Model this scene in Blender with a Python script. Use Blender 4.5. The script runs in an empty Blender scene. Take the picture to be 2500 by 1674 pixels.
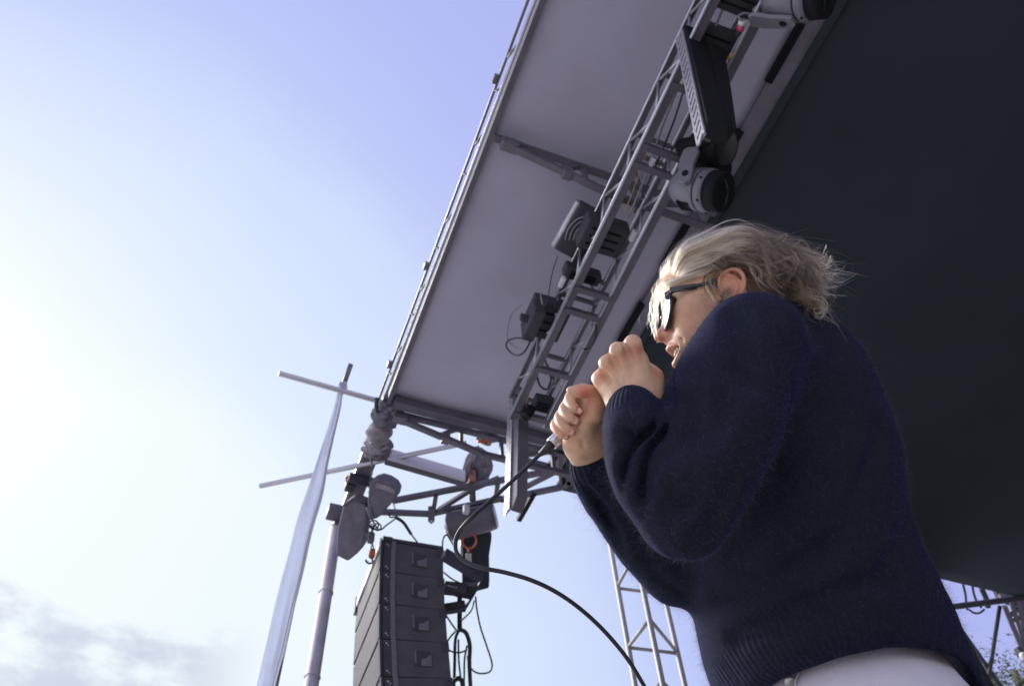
import bpy, bmesh, math, random
import numpy as np
from mathutils import Vector, Matrix, noise
rnd = random.Random(7)
nrnd = np.random.RandomState(7)
sc = bpy.context.scene
C = sc.collection
# ------------------------------------------------------------------ camera
# world: X = into the stage, Y = along the stage front, Z = up; the lens is the origin, the ground lies 1.6 m below it
FPX, CX, CY = 2003.0, 1250.0, 837.0
R = np.array([[0.93278737, -0.25919274, -0.25045327], [-0.35746594, -0.75417157, -0.55085692], [-0.04610663, 0.60336089, -0.7961343]])
cam_d = bpy.data.cameras.new('camera'); cam = bpy.data.objects.new('camera', cam_d); C.objects.link(cam)
cam_d.sensor_width = 36.0; cam_d.lens = FPX * 36.0 / 2500.0
cam_d.clip_start = 0.05; cam_d.clip_end = 6000
M = Matrix([list(r) for r in R]).to_4x4(); cam.matrix_world = M
cam_d.dof.use_dof = True; cam_d.dof.focus_distance = 1.25; cam_d.dof.aperture_fstop = 11.0
sc.camera = cam
# ------------------------------------------------------------------ world
SUN_DIR = Vector((-0.40, 0.60, 0.69)).normalized()
GLOW = Vector((-0.21, 0.72, 0.64)).normalized()
wd = bpy.data.worlds.new('World'); sc.world = wd; wd.use_nodes = True
nt = wd.node_tree; nt.nodes.clear()
N = nt.nodes.new; L = nt.links.new
out = N('ShaderNodeOutputWorld'); bg = N('ShaderNodeBackground'); bg2 = N('ShaderNodeBackground'); addn = N('ShaderNodeAddShader')
sky = N('ShaderNodeTexSky'); sky.sky_type = 'NISHITA'; sky.sun_disc = False
sky.sun_elevation = math.asin(SUN_DIR.z); sky.sun_rotation = math.atan2(SUN_DIR.x, SUN_DIR.y)
sky.air_density = 1.0; sky.dust_density = 2.5
L(sky.outputs[0], bg.inputs[0]); bg.inputs[1].default_value = 0.006
# thin overcast: a bright veil round the hidden sun, lavender away from it, broken grey cloud low down
tc = N('ShaderNodeTexCoord')
dot = N('ShaderNodeVectorMath'); dot.operation = 'DOT_PRODUCT'; dot.inputs[1].default_value = GLOW
nrm = N('ShaderNodeVectorMath'); nrm.operation = 'NORMALIZE'
L(tc.outputs['Generated'], nrm.inputs[0]); L(nrm.outputs[0], dot.inputs[0])
nz = N('ShaderNodeTexNoise'); nz.inputs['Scale'].default_value = 3.0; nz.inputs['Detail'].default_value = 5; nz.inputs['Roughness'].default_value = 0.5
L(nrm.outputs[0], nz.inputs['Vector'])
ma = N('ShaderNodeMath'); ma.operation = 'MULTIPLY_ADD'; ma.inputs[1].default_value = 0.07; L(nz.outputs[0], ma.inputs[0]); mb0 = N('ShaderNodeMath'); mb0.operation = 'SUBTRACT'; mb0.inputs[1].default_value = 0.035; L(dot.outputs['Value'], mb0.inputs[0]); sp0 = N('ShaderNodeSeparateXYZ'); L(nrm.outputs[0], sp0.inputs[0]); zt = N('ShaderNodeMath'); zt.operation = 'MULTIPLY_ADD'; zt.inputs[1].default_value = -0.40; zt.inputs[2].default_value = 0.28; L(sp0.outputs['Z'], zt.inputs[0]); za = N('ShaderNodeMath'); za.operation = 'ADD'; L(zt.outputs[0], za.inputs[0]); L(mb0.outputs[0], za.inputs[1]); L(za.outputs[0], ma.inputs[2])
veil = N('ShaderNodeValToRGB'); cr = veil.color_ramp; cr.interpolation = 'B_SPLINE'
cr.elements[0].position = 0.0; cr.elements[0].color = (0.42, 0.44, 0.78, 1)
cr.elements[1].position = 1.0; cr.elements[1].color = (0.86, 0.94, 0.96, 1)
for p, c in ((0.60, (0.42, 0.46, 0.86, 1)), (0.70, (0.44, 0.48, 0.91, 1)), (0.80, (0.49, 0.56, 0.92, 1)), (0.85, (0.60, 0.69, 0.95, 1)), (0.915, (0.67, 0.77, 0.96, 1)), (0.965, (0.73, 0.83, 0.95, 1))):
    e = cr.elements.new(p); e.color = c
L(ma.outputs[0], veil.inputs[0])
sep = N('ShaderNodeSeparateXYZ'); L(nrm.outputs[0], sep.inputs[0])
cz = N('ShaderNodeTexNoise'); cz.inputs['Scale'].default_value = 7.5; cz.inputs['Detail'].default_value = 8; cz.inputs['Roughness'].default_value = 0.58
mp = N('ShaderNodeMapping'); mp.inputs['Scale'].default_value = (1, 1, 2.4); mp.inputs['Location'].default_value = (0.55, 0.1, 0.2); L(nrm.outputs[0], mp.inputs[0]); L(mp.outputs[0], cz.inputs['Vector'])
lowr = N('ShaderNodeMapRange'); lowr.interpolation_type = 'SMOOTHSTEP'; lowr.inputs['From Min'].default_value = 0.62; lowr.inputs['From Max'].default_value = 0.50
lowr.inputs['To Min'].default_value = -0.30; lowr.inputs['To Max'].default_value = 0.07
L(sep.outputs['Z'], lowr.inputs['Value'])
ca = N('ShaderNodeMath'); ca.operation = 'ADD'; L(cz.outputs[0], ca.inputs[0]); L(lowr.outputs[0], ca.inputs[1])
cm = N('ShaderNodeMapRange'); cm.interpolation_type = 'SMOOTHSTEP'; cm.inputs['From Min'].default_value = 0.46; cm.inputs['From Max'].default_value = 0.66; cm.inputs['To Max'].default_value = 0.55
L(ca.outputs[0], cm.inputs['Value'])
cmix = N('ShaderNodeMix'); cmix.data_type = 'RGBA'; cmix.inputs['B'].default_value = (0.38, 0.43, 0.60, 1)
nearg = N('ShaderNodeMapRange'); nearg.interpolation_type = 'SMOOTHSTEP'; nearg.inputs['From Min'].default_value = 0.968; nearg.inputs['From Max'].default_value = 0.992; nearg.inputs['To Min'].default_value = 0.0; cd = N('ShaderNodeVectorMath'); cd.operation = 'DOT_PRODUCT'; cd.inputs[1].default_value = Vector(R @ np.array([(20 - CX) / FPX, -(1640 - CY) / FPX, -1.0])).normalized(); L(nrm.outputs[0], cd.inputs[0]); L(cd.outputs['Value'], nearg.inputs['Value']); cmu = N('ShaderNodeMath'); cmu.operation = 'MULTIPLY'; L(cm.outputs[0], cmu.inputs[0]); L(nearg.outputs[0], cmu.inputs[1]); L(cmu.outputs[0], cmix.inputs['Factor']); L(veil.outputs[0], cmix.inputs['A'])
hz = N('ShaderNodeMapRange'); hz.interpolation_type = 'SMOOTHSTEP'; hz.inputs['From Min'].default_value = 0.43; hz.inputs['From Max'].default_value = 0.0; L(sep.outputs['Z'], hz.inputs['Value'])
hmix = N('ShaderNodeMix'); hmix.data_type = 'RGBA'; hmix.inputs['B'].default_value = (1.55, 1.55, 1.70, 1); L(hz.outputs[0], hmix.inputs['Factor']); L(cmix.outputs['Result'], hmix.inputs['A'])
L(hmix.outputs['Result'], bg2.inputs[0]); bg2.inputs[1].default_value = 0.84
L(bg.outputs[0], addn.inputs[0]); L(bg2.outputs[0], addn.inputs[1]); L(addn.outputs[0], out.inputs[0])
# ------------------------------------------------------------------ sun behind thin cloud
sl = bpy.data.lights.new('sun', 'SUN'); sl.energy = 4.5; sl.angle = math.radians(22); sl.color = (1.0, 0.96, 0.92)
so = bpy.data.objects.new('sun', sl); C.objects.link(so); so.rotation_euler = SUN_DIR.to_track_quat('Z', 'Y').to_euler()
sc.view_settings.view_transform = 'Standard'; sc.view_settings.look = 'None'; sc.view_settings.exposure = 0.25; sc.view_settings.gamma = 1.0
sc.view_settings.use_curve_mapping = False
sc.render.engine = 'CYCLES'; sc.cycles.use_denoising = True; sc.cycles.max_bounces = 8
sc.cycles.transparent_max_bounces = 24
# ------------------------------------------------------------------ helpers
def ray(x, y): return R @ np.array([(x - CX) / FPX, -(y - CY) / FPX, -1.0])
def W(x, y, z): return Vector(ray(x, y) * z)
def onX(x, y, X): v = ray(x, y); return Vector(v * X / v[0])
def onY(x, y, Y): v = ray(x, y); return Vector(v * Y / v[1])
def onZ(x, y, Z): v = ray(x, y); return Vector(v * Z / v[2])
MATS = {}
def mat(name, col, rough=0.6, metal=0.0, var=0.15, scale=6.0, bump=0.0, bscale=40.0, spec=0.5, sheen=0.0, sheen_col=None, sheen_rough=0.5, alpha=None, trans=0.0, sss=0.0, coat=0.0, dirt=0.0):
    m = bpy.data.materials.new(name); m.use_nodes = True; t = m.node_tree; b = t.nodes['Principled BSDF']
    tcn = t.nodes.new('ShaderNodeTexCoord')
    n1 = t.nodes.new('ShaderNodeTexNoise'); n1.inputs['Scale'].default_value = scale; n1.inputs['Detail'].default_value = 6; n1.inputs['Roughness'].default_value = 0.6
    t.links.new(tcn.outputs['Object'], n1.inputs['Vector'])
    rp = t.nodes.new('ShaderNodeMapRange'); rp.inputs['From Min'].default_value = 0.3; rp.inputs['From Max'].default_value = 0.7
    rp.inputs['To Min'].default_value = 1 - var; rp.inputs['To Max'].default_value = 1 + var
    t.links.new(n1.outputs[0], rp.inputs['Value'])
    vm = t.nodes.new('ShaderNodeVectorMath'); vm.operation = 'SCALE'; vm.inputs[0].default_value = col[:3]
    t.links.new(rp.outputs[0], vm.inputs['Scale'])
    last = vm.outputs[0]
    if dirt > 0:
        n3 = t.nodes.new('ShaderNodeTexNoise'); n3.inputs['Scale'].default_value = scale * 5; n3.inputs['Detail'].default_value = 8; n3.inputs['Roughness'].default_value = 0.75
        t.links.new(tcn.outputs['Object'], n3.inputs['Vector'])
        r3 = t.nodes.new('ShaderNodeMapRange'); r3.inputs['From Min'].default_value = 0.56; r3.inputs['From Max'].default_value = 0.68; r3.inputs['To Max'].default_value = dirt
        t.links.new(n3.outputs[0], r3.inputs['Value'])
        mx = t.nodes.new('ShaderNodeMix'); mx.data_type = 'RGBA'; mx.inputs['B'].default_value = (0.35, 0.32, 0.30, 1) if sum(col[:3]) < 0.4 else (0.09, 0.08, 0.07, 1)
        t.links.new(r3.outputs[0], mx.inputs['Factor']); t.links.new(last, mx.inputs['A']); last = mx.outputs['Result']
    t.links.new(last, b.inputs['Base Color'])
    r2 = t.nodes.new('ShaderNodeMapRange'); r2.inputs['To Min'].default_value = max(0.02, rough - 0.1); r2.inputs['To Max'].default_value = min(1, rough + 0.1)
    t.links.new(n1.outputs[0], r2.inputs['Value']); t.links.new(r2.outputs[0], b.inputs['Roughness'])
    b.inputs['Metallic'].default_value = metal; b.inputs['Specular IOR Level'].default_value = spec
    if bump > 0:
        n2 = t.nodes.new('ShaderNodeTexNoise'); n2.inputs['Scale'].default_value = bscale; n2.inputs['Detail'].default_value = 5
        t.links.new(tcn.outputs['Object'], n2.inputs['Vector'])
        bp = t.nodes.new('ShaderNodeBump'); bp.inputs['Strength'].default_value = bump; bp.inputs['Distance'].default_value = 0.01
        t.links.new(n2.outputs[0], bp.inputs['Height']); t.links.new(bp.outputs[0], b.inputs['Normal'])
    if sheen: b.inputs['Sheen Weight'].default_value = sheen; b.inputs['Sheen Tint'].default_value = (*(sheen_col or (1, 1, 1)), 1); b.inputs['Sheen Roughness'].default_value = sheen_rough
    if trans: b.inputs['Transmission Weight'].default_value = trans
    if sss: b.inputs['Subsurface Weight'].default_value = sss; b.inputs['Subsurface Radius'].default_value = (1.0, 0.35, 0.2); b.inputs['Subsurface Scale'].default_value = 0.006
    if coat: b.inputs['Coat Weight'].default_value = coat
    MATS[name] = m; return m
def _n(v): return v.normalized()
def basis(d, up=None):
    d = _n(Vector(d)); up = Vector(up) if up is not None else (Vector((0, 0, 1)) if abs(d.z) < 0.95 else Vector((1, 0, 0)))
    s = _n(d.cross(up)); u = _n(s.cross(d)); return d, s, u
ORG = {}
class MB:
    def __init__(s): s.v = []; s.f = []; s.sm = []; s.uv = None
    def add(s, vs, fs, smooth=False):
        o = len(s.v); s.v += [Vector(p) for p in vs]; s.f += [tuple(i + o for i in f) for f in fs]; s.sm += [smooth] * len(fs); return s
    def box(s, c, ax, ay, az, hx, hy, hz):
        c = Vector(c); vs = [c + ax * (hx * i) + ay * (hy * j) + az * (hz * k) for i in (-1, 1) for j in (-1, 1) for k in (-1, 1)]
        return s.add(vs, [(0, 1, 3, 2), (4, 6, 7, 5), (0, 4, 5, 1), (2, 3, 7, 6), (0, 2, 6, 4), (1, 5, 7, 3)])
    def abox(s, lo, hi):
        lo = Vector(lo); hi = Vector(hi); c = (lo + hi) / 2; h = (hi - lo) / 2
        return s.box(c, Vector((1, 0, 0)), Vector((0, 1, 0)), Vector((0, 0, 1)), *h)
    def bbox(s, c, ax, ay, az, hx, hy, hz, b=0.01):   # bevelled box
        bm = bmesh.new(); bmesh.ops.create_cube(bm, size=2)
        for v in bm.verts: v.co = Vector((v.co.x * hx, v.co.y * hy, v.co.z * hz))
        bmesh.ops.bevel(bm, geom=list(bm.edges), offset=min(b, 0.45 * 2 * min(hx, hy, hz)), segments=2, affect='EDGES', profile=0.6)
        c = Vector(c); vs = [c + ax * v.co.x + ay * v.co.y + az * v.co.z for v in bm.verts]; fs = [tuple(v.index for v in f.verts) for f in bm.faces]
        bm.free(); return s.add(vs, fs)
    def beam(s, a, b, w, h, up=None, ch=0.0):
        a = Vector(a); b = Vector(b); d, sd, u = basis(b - a, up)
        if ch: return s.bbox((a + b) / 2, d, sd, u, (b - a).length / 2, w / 2, h / 2, ch)
        return s.box((a + b) / 2, d, sd, u, (b - a).length / 2, w / 2, h / 2)
    def tube(s, a, b, r, n=12, r2=None, cap=True):
        a = Vector(a); b = Vector(b); d, sd, u = basis(b - a); r2 = r if r2 is None else r2; vs = []
        for p, rr in ((a, r), (b, r2)):
            for i in range(n): t = 2 * math.pi * i / n; vs.append(p + sd * (rr * math.cos(t)) + u * (rr * math.sin(t)))
        s.add(vs, [(i, (i + 1) % n, n + (i + 1) % n, n + i) for i in range(n)], True)
        if cap: o = len(s.v) - 2 * n; s.f += [tuple(o + i for i in reversed(range(n))), tuple(o + n + i for i in range(n))]; s.sm += [False, False]
        return s
    def hose(s, pts, r, n=8, closed=False):
        pts = [Vector(p) for p in pts]; m = len(pts); vs = []; u = None
        for i, p in enumerate(pts):
            d = (pts[(i + 1) % m] - pts[i - 1]) if closed else (pts[min(i + 1, m - 1)] - pts[max(i - 1, 0)])
            d = _n(d); u = basis(d)[2] if u is None else _n(u - d * u.dot(d)); sd = d.cross(u)
            rr = r[i] if isinstance(r, (list, tuple)) else r
            for k in range(n): t = 2 * math.pi * k / n; vs.append(p + sd * (rr * math.cos(t)) + u * (rr * math.sin(t)))
        fs = [(i * n + k, i * n + (k + 1) % n, ((i + 1) % m) * n + (k + 1) % n, ((i + 1) % m) * n + k) for i in range(m if closed else m - 1) for k in range(n)]
        if not closed: fs += [tuple(reversed(range(n))), tuple((m - 1) * n + k for k in range(n))]
        return s.add(vs, fs, True)
    def lathe(s, c, axis, prof, n=24, up=None):   # prof: (along, radius)
        c = Vector(c); d, sd, u = basis(axis, up); vs = []
        for a, r in prof:
            for i in range(n): t = 2 * math.pi * i / n; vs.append(c + d * a + sd * (r * math.cos(t)) + u * (r * math.sin(t)))
        m = len(prof)
        s.add(vs, [(j * n + i, j * n + (i + 1) % n, (j + 1) * n + (i + 1) % n, (j + 1) * n + i) for j in range(m - 1) for i in range(n)], True)
        o = len(s.v) - m * n; s.f += [tuple(o + i for i in reversed(range(n))), tuple(o + (m - 1) * n + i for i in range(n))]; s.sm += [False, False]
        return s
    def prism(s, poly, ext):
        poly = [Vector(p) for p in poly]; n = len(poly); e = Vector(ext)
        return s.add(poly + [p + e for p in poly], [tuple(reversed(range(n))), tuple(range(n, 2 * n))] + [(i, (i + 1) % n, n + (i + 1) % n, n + i) for i in range(n)])
    def ball(s, c, r, sq=(1, 1, 1), ax=None, n=16):
        c = Vector(c); ax = ax or (Vector((1, 0, 0)), Vector((0, 1, 0)), Vector((0, 0, 1))); vs = []; m = n // 2
        for j in range(m + 1):
            p = math.pi * j / m
            for i in range(n):
                t = 2 * math.pi * i / n
                vs.append(c + ax[0] * (r * sq[0] * math.sin(p) * math.cos(t)) + ax[1] * (r * sq[1] * math.sin(p) * math.sin(t)) + ax[2] * (r * sq[2] * math.cos(p)))
        return s.add(vs, [(j * n + i, (j + 1) * n + i, (j + 1) * n + (i + 1) % n, j * n + (i + 1) % n) for j in range(m) for i in range(n)], True)
    def grid(s, fn, nu, nv, th=0.0, smooth=True):   # fn(u,v)->Vector ; solid sheet when th>0
        P = [[Vector(fn(i / nu, j / nv)) for j in range(nv + 1)] for i in range(nu + 1)]
        vs = [P[i][j] for i in range(nu + 1) for j in range(nv + 1)]; idx = lambda i, j: i * (nv + 1) + j
        fs = [(idx(i, j), idx(i + 1, j), idx(i + 1, j + 1), idx(i, j + 1)) for i in range(nu) for j in range(nv)]
        if th:
            nr = (P[nu][0] - P[0][0]).cross(P[0][nv] - P[0][0]).normalized() * th; K = len(vs)
            vs += [p + nr for p in vs]; fs += [tuple(reversed([a + K for a in f])) for f in fs]
            for i in range(nu):
                fs += [(idx(i, 0), idx(i, 0) + K, idx(i + 1, 0) + K, idx(i + 1, 0)), (idx(i + 1, nv), idx(i + 1, nv) + K, idx(i, nv) + K, idx(i, nv))]
            for j in range(nv):
                fs += [(idx(0, j + 1), idx(0, j + 1) + K, idx(0, j) + K, idx(0, j)), (idx(nu, j), idx(nu, j) + K, idx(nu, j + 1) + K, idx(nu, j + 1))]
        return s.add(vs, fs, smooth)
    def build(s, name, m, parent=None, bevel=0.0):
        me = bpy.data.meshes.new(name)
        if parent is None:
            xs = [(min(v[i] for v in s.v) + max(v[i] for v in s.v)) / 2 for i in range(3)]; org = Vector((xs[0], xs[1], min(v[2] for v in s.v)))
        else: org = ORG[parent.name]
        me.from_pydata([tuple(v - org) for v in s.v], [], s.f); me.validate()
        o = bpy.data.objects.new(name, me); C.objects.link(o)
        ORG[o.name] = org
        if len(me.polygons) == len(s.sm): me.polygons.foreach_set('use_smooth', s.sm)
        if parent is None: o.location = org
        else: o.parent = parent
        for mm in (m if isinstance(m, (list, tuple)) else [m]): me.materials.append(MATS[mm] if isinstance(mm, str) else mm)
        if bevel:
            b = o.modifiers.new('bevel', 'BEVEL'); b.width = bevel; b.segments = 2; b.limit_method = 'ANGLE'
        return o
def thing(name, loc, label, cat, group=None):
    o = bpy.data.objects.new(name, None); C.objects.link(o); o.location = loc; ORG[o.name] = Vector(loc); o.empty_display_size = 0.1
    return tag(o, label, cat, group)
def tag(o, label, cat, group=None):
    o['label'] = label; o['category'] = cat
    if group: o['group'] = group
    return o
def bez(pts, n=10):   # Catmull-Rom through points
    pts = [Vector(p) for p in pts]; P = [2 * pts[0] - pts[1]] + pts + [2 * pts[-1] - pts[-2]]; o = []
    for i in range(1, len(P) - 2):
        for k in range(n):
            t = k / n; a, b, c, d = P[i - 1], P[i], P[i + 1], P[i + 2]
            o.append(0.5 * ((2 * b) + (c - a) * t + (2 * a - 5 * b + 4 * c - d) * t * t + (3 * b - a - 3 * c + d) * t ** 3))
    return o + [pts[-1]]
# ------------------------------------------------------------------ materials
mat('roof_vinyl', (0.40, 0.385, 0.465), 0.7, var=0.12, scale=0.7, bump=0.05, bscale=150)
mat('alu', (0.50, 0.49, 0.52), 0.42, 0.7, var=0.12, scale=4, dirt=0.25, bump=0.05)
mat('alu_dark', (0.15, 0.14, 0.165), 0.5, 0.45, var=0.15, scale=5, dirt=0.15, bump=0.05)
mat('steel_dark', (0.105, 0.097, 0.120), 0.6, 0.1, var=0.2, scale=5, dirt=0.10, bump=0.08)
mat('steel_black', (0.045, 0.044, 0.054), 0.6, 0.0, spec=0.25, var=0.2, scale=6, bump=0.1)
mat('galv', (0.56, 0.56, 0.58), 0.5, 0.35, var=0.12, scale=5, dirt=0.3, bump=0.05)
mat('pole_paint', (0.40, 0.385, 0.42), 0.7, 0.1, var=0.2, scale=4, dirt=0.35, bump=0.3, bscale=25)
mat('rust_red', (0.24, 0.09, 0.07), 0.6, var=0.3, scale=20)
mat('rail_grey', (0.20, 0.19, 0.225), 0.55, 0.3, var=0.15, scale=4, dirt=0.2)
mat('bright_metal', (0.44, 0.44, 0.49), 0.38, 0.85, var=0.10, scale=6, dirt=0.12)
mat('pale_paint', (0.50, 0.49, 0.54), 0.55, 0.0, var=0.08, scale=3, dirt=0.2)
mat('tower_paint', (0.30, 0.285, 0.275), 0.55, 0.15, var=0.10, scale=3, dirt=0.35)
mat('black_cloth', (0.040, 0.048, 0.058), 0.9, var=0.06, scale=2, bump=0.08, bscale=3, spec=0.15)
mat('drape_cloth', (0.055, 0.055, 0.075), 0.9, var=0.2, scale=2, bump=0.3, bscale=5, spec=0.1)
mat('bag_cloth', (0.15, 0.14, 0.17), 0.85, var=0.2, scale=9, bump=0.5, bscale=18, spec=0.2)
mat('canvas', (0.27, 0.25, 0.265), 0.9, var=0.25, scale=7, bump=0.6, bscale=30, spec=0.15)
mat('cabinet_black', (0.070, 0.068, 0.078), 0.75, var=0.15, scale=7, bump=0.5, bscale=160, spec=0.3, dirt=0.10)
mat('grille', (0.080, 0.075, 0.085), 0.7, 0.1, var=0.18, scale=3, bump=0.6, bscale=260, spec=0.3, dirt=0.12)
mat('handle_plate', (0.12, 0.115, 0.13), 0.6, 0.1, var=0.2, scale=15)
mat('rubber', (0.022, 0.021, 0.026), 0.6, var=0.2, scale=10)
mat('cable_yellow', (0.45, 0.33, 0.08), 0.5, var=0.2, scale=30)
mat('cable_grey', (0.22, 0.21, 0.23), 0.5, var=0.2, scale=30)
mat('orange', (0.45, 0.10, 0.035), 0.6, var=0.2, scale=20)
mat('red_pink', (0.55, 0.06, 0.12), 0.5, var=0.2, scale=30)
mat('light_shell', (0.15, 0.147, 0.168), 0.45, var=0.08, scale=8, dirt=0.12)
mat('light_black', (0.009, 0.010, 0.013), 0.7, spec=0.15, var=0.2, scale=8)
mat('lens_glass', (0.010, 0.011, 0.013), 0.12, var=0.1, scale=5, spec=0.5)
mat('banner', (0.62, 0.65, 0.73), 0.5, var=0.14, scale=5, bump=0.3, bscale=5)
_t = MATS['banner'].node_tree; _p = _t.nodes['Principled BSDF']; _tl = _t.nodes.new('ShaderNodeBsdfTranslucent'); _tl.inputs[0].default_value = (0.66, 0.70, 0.80, 1); _ms = _t.nodes.new('ShaderNodeMixShader'); _ms.inputs[0].default_value = 0.6
_t.links.new(_p.outputs[0], _ms.inputs[1]); _t.links.new(_tl.outputs[0], _ms.inputs[2]); _t.links.new(_ms.outputs[0], _t.nodes['Material Output'].inputs[0])
mat('white_knob', (0.7, 0.68, 0.6), 0.4, var=0.05)
mat('asphalt', (0.40, 0.385, 0.40), 0.9, var=0.3, scale=0.8, bump=0.3, bscale=60)
mat('deck', (0.09, 0.08, 0.07), 0.6, var=0.25, scale=1.5, bump=0.15, bscale=30)
mat('leaf', (0.055, 0.075, 0.040), 0.6, var=0.4, scale=0.5)
mat('bark', (0.11, 0.08, 0.06), 0.9, var=0.3, scale=3, bump=0.5)
# ------------------------------------------------------------------ ground and stage
H = 6.0
X3, Y3, Z3 = Vector((1, 0, 0)), Vector((0, 1, 0)), Vector((0, 0, 1))
g = MB(); g.grid(lambda u, v: Vector(((u - .5) * 6000, (v - .5) * 6000, -1.6)), 8, 8); gr = g.build('ground', 'asphalt'); gr['kind'] = 'structure'
fl = thing('stage_floor', (4.5, 1, -1.6), 'dark plywood stage deck on steel legs under the roof', 'stage')
for i in range(8):
    for j in range(9):
        x0 = 0.45 + i * 1.1; y0 = -5.6 + j * 1.22
        MB().abox((x0 + .004, y0 + .004, -0.32), (x0 + 1.096, y0 + 1.216, -0.28)).build('deck_panel', 'deck', fl)
for i in range(4):
    for j in range(5):
        MB().abox((0.6 + i * 2.7, -5.3 + j * 2.6, -1.6), (0.66 + i * 2.7, -5.24 + j * 2.6, -0.33)).build('leg', 'steel_dark', fl)
# ------------------------------------------------------------------ roof
YE = 5.2
rf = thing('stage_roof', (2.0, 2, H), 'grey underside of the mobile stage roof with its black inner skin', 'roof')
def sag(u, v): return Vector((0.99 + u * 1.83, -4 + v * (YE + 4 - .06), H + 0.02 + 0.012 * math.sin(u * 9 + v * 5) * math.sin(v * 23)))
pn = MB(); pn.grid(sag, 24, 60, 0.06); pn.build('panel', 'roof_vinyl', rf)
for dz, dx, rr, nm in ((0.0, 0.0, 0.0145, 'edge_rail'), (0.045, -0.040, 0.012, 'edge_rail')):
    MB().tube((0.965 + dx, -4, H + dz - .01), (0.965 + dx, YE + .05, H + dz - .01), rr, 12).build(nm, 'alu_dark' if dz else 'bright_metal', rf)
for k in range(26):
    y = -3.8 + k * 0.36
    MB().tube((0.965, y, H - .01), (0.926, y + (0.16 if k % 2 else 0.05), H + .035), 0.010, 6).build('rail_strut', 'rail_grey', rf)
for y in (0.28, 1.92, 3.64, 4.78):
    MB().bbox((0.90, y, H + .03), X3, Y3, Z3, .016, .035, .022, .006).build('rail_clamp', 'alu_dark', rf)
MB().abox((0.992, -4, H - .035), (1.035, YE, H + .012)).build('edge_hem', 'steel_dark', rf)
MB().abox((1.06, YE - .09, H - .085), (3.0, YE, H + .02)).build('end_beam', 'steel_dark', rf)
MB().abox((2.83, -4, H - .02), (2.97, YE + .3, H + .06)).build('inner_rail', 'rail_grey', rf)
MB().abox((2.97, -4, H - .05), (3.03, YE + .3, H + .06)).build('inner_hem', 'black_cloth', rf)
for k in range(9):
    y = -0.95 + k * 0.86 if k else -1.3
    MB().abox((2.80, y, H - .035), (2.85, y + 0.46, H + .012)).build('rail_slot', 'light_black', rf)
def inner(u, v): return Vector((3.03 + u * 7.6, -6 + v * 11.83, H + 0.01 + min(1, (1 - v) * 6) * (0.05 * math.sin(u * 31) * (0.4 + 0.6 * math.sin(v * 7)) + 0.03 * math.sin(v * 40 + u * 8))))
MB().grid(inner, 70, 70, 0.04).build('inner_skin', 'black_cloth', rf)
# back wall of the stage and side drape
def wall(u, v): return Vector((10.6 + 0.06 * math.sin(v * 90), -6 + v * 11.8, -0.28 + u * 6.2))
tag(MB().grid(wall, 4, 160, 0.03).build('back_drape', 'black_cloth'), 'black drape closing the back of the stage under the roof', 'drape')
def side(u, v): return Vector((5.05 + v * 3.04, 5.86 + 0.03 * math.sin(v * 60), -0.28 + u * 6.27))
tag(MB().grid(side, 4, 120, 0.02).build('side_drape', 'drape_cloth'), 'dark side drape hanging behind the singer, seen past his back at the right', 'drape')
# ------------------------------------------------------------------ ridge trusses across the grey panel
def v_truss(name, y, label, zl=5.62, xe=2.98, y2=None):
    y2 = y if y2 is None else y2
    t = thing(name, (1.05, y, H - .4), label, 'truss')
    up = lambda x: Vector((x, y + (y2 - y) * (x - 1.05) / 1.2, H - .05)); dn = lambda x: Vector((x, y + (y2 - y) * (x - 1.05) / 1.2, H - .09 - (H - .09 - zl) * min(1, (x - 1.05) / 0.95)))
    MB().beam(up(1.03), up(xe), .05, .05).build('top_chord', 'steel_dark', t)
    MB().beam(dn(1.12), dn(2.0), .05, .05).beam(dn(2.0), dn(xe), .05, .05).build('bottom_chord', 'steel_dark', t)
    for a, b in ((1.55, 1.75), (1.78, 1.78), (2.2, 2.2), (2.2, 2.75), (2.75, 2.75), (3.3, 2.75), (3.3, 3.3), (3.3, 3.9), (3.9, 3.9)):
        if max(a, b) < xe: MB().beam(dn(a), up(b), .035, .035).build('web', 'steel_dark', t)
    MB().bbox(dn(1.16) + Vector((0, 0, .02)), X3, Y3, Z3, .07, .045, .05, .012).build('hinge', 'alu_dark', t)
    MB().bbox(dn(1.62) + Vector((0, 0, 0)), X3, Y3, Z3, .04, .04, .05, .012).build('bracket', 'alu_dark', t)
    return t
v_truss('roof_truss', 2.32, 'dark bracing truss under the middle of the grey roof panel')
et = v_truss('roof_truss', YE + .08, 'dark bracing truss along the far lower end of the grey roof panel', zl=5.68, xe=3.15)
# ------------------------------------------------------------------ long box truss with the lights
bt = thing('box_truss', (2.0, 2, 5.3), 'long square box truss under the grey roof carrying stage lights', 'truss')
Y0, Y1 = -3.0, 4.40
def cx(y, base): return base + 0.018 * y
CH = {'A': (1.852, 5.5), 'B': (1.857, 5.255), 'C': (2.165, 5.5), 'D': (2.168, 5.255)}
def cp(k, y): return Vector((cx(y, CH[k][0]), y, CH[k][1]))
for k, w in (('A', .042), ('B', .062), ('C', .042), ('D', .066)):
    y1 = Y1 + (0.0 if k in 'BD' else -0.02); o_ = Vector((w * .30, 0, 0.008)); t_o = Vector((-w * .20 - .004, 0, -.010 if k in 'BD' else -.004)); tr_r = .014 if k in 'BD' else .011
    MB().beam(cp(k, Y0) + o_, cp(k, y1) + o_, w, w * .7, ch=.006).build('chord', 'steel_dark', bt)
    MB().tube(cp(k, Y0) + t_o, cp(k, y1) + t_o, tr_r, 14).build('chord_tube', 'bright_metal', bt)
ya = -2.76; k = 0
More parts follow.
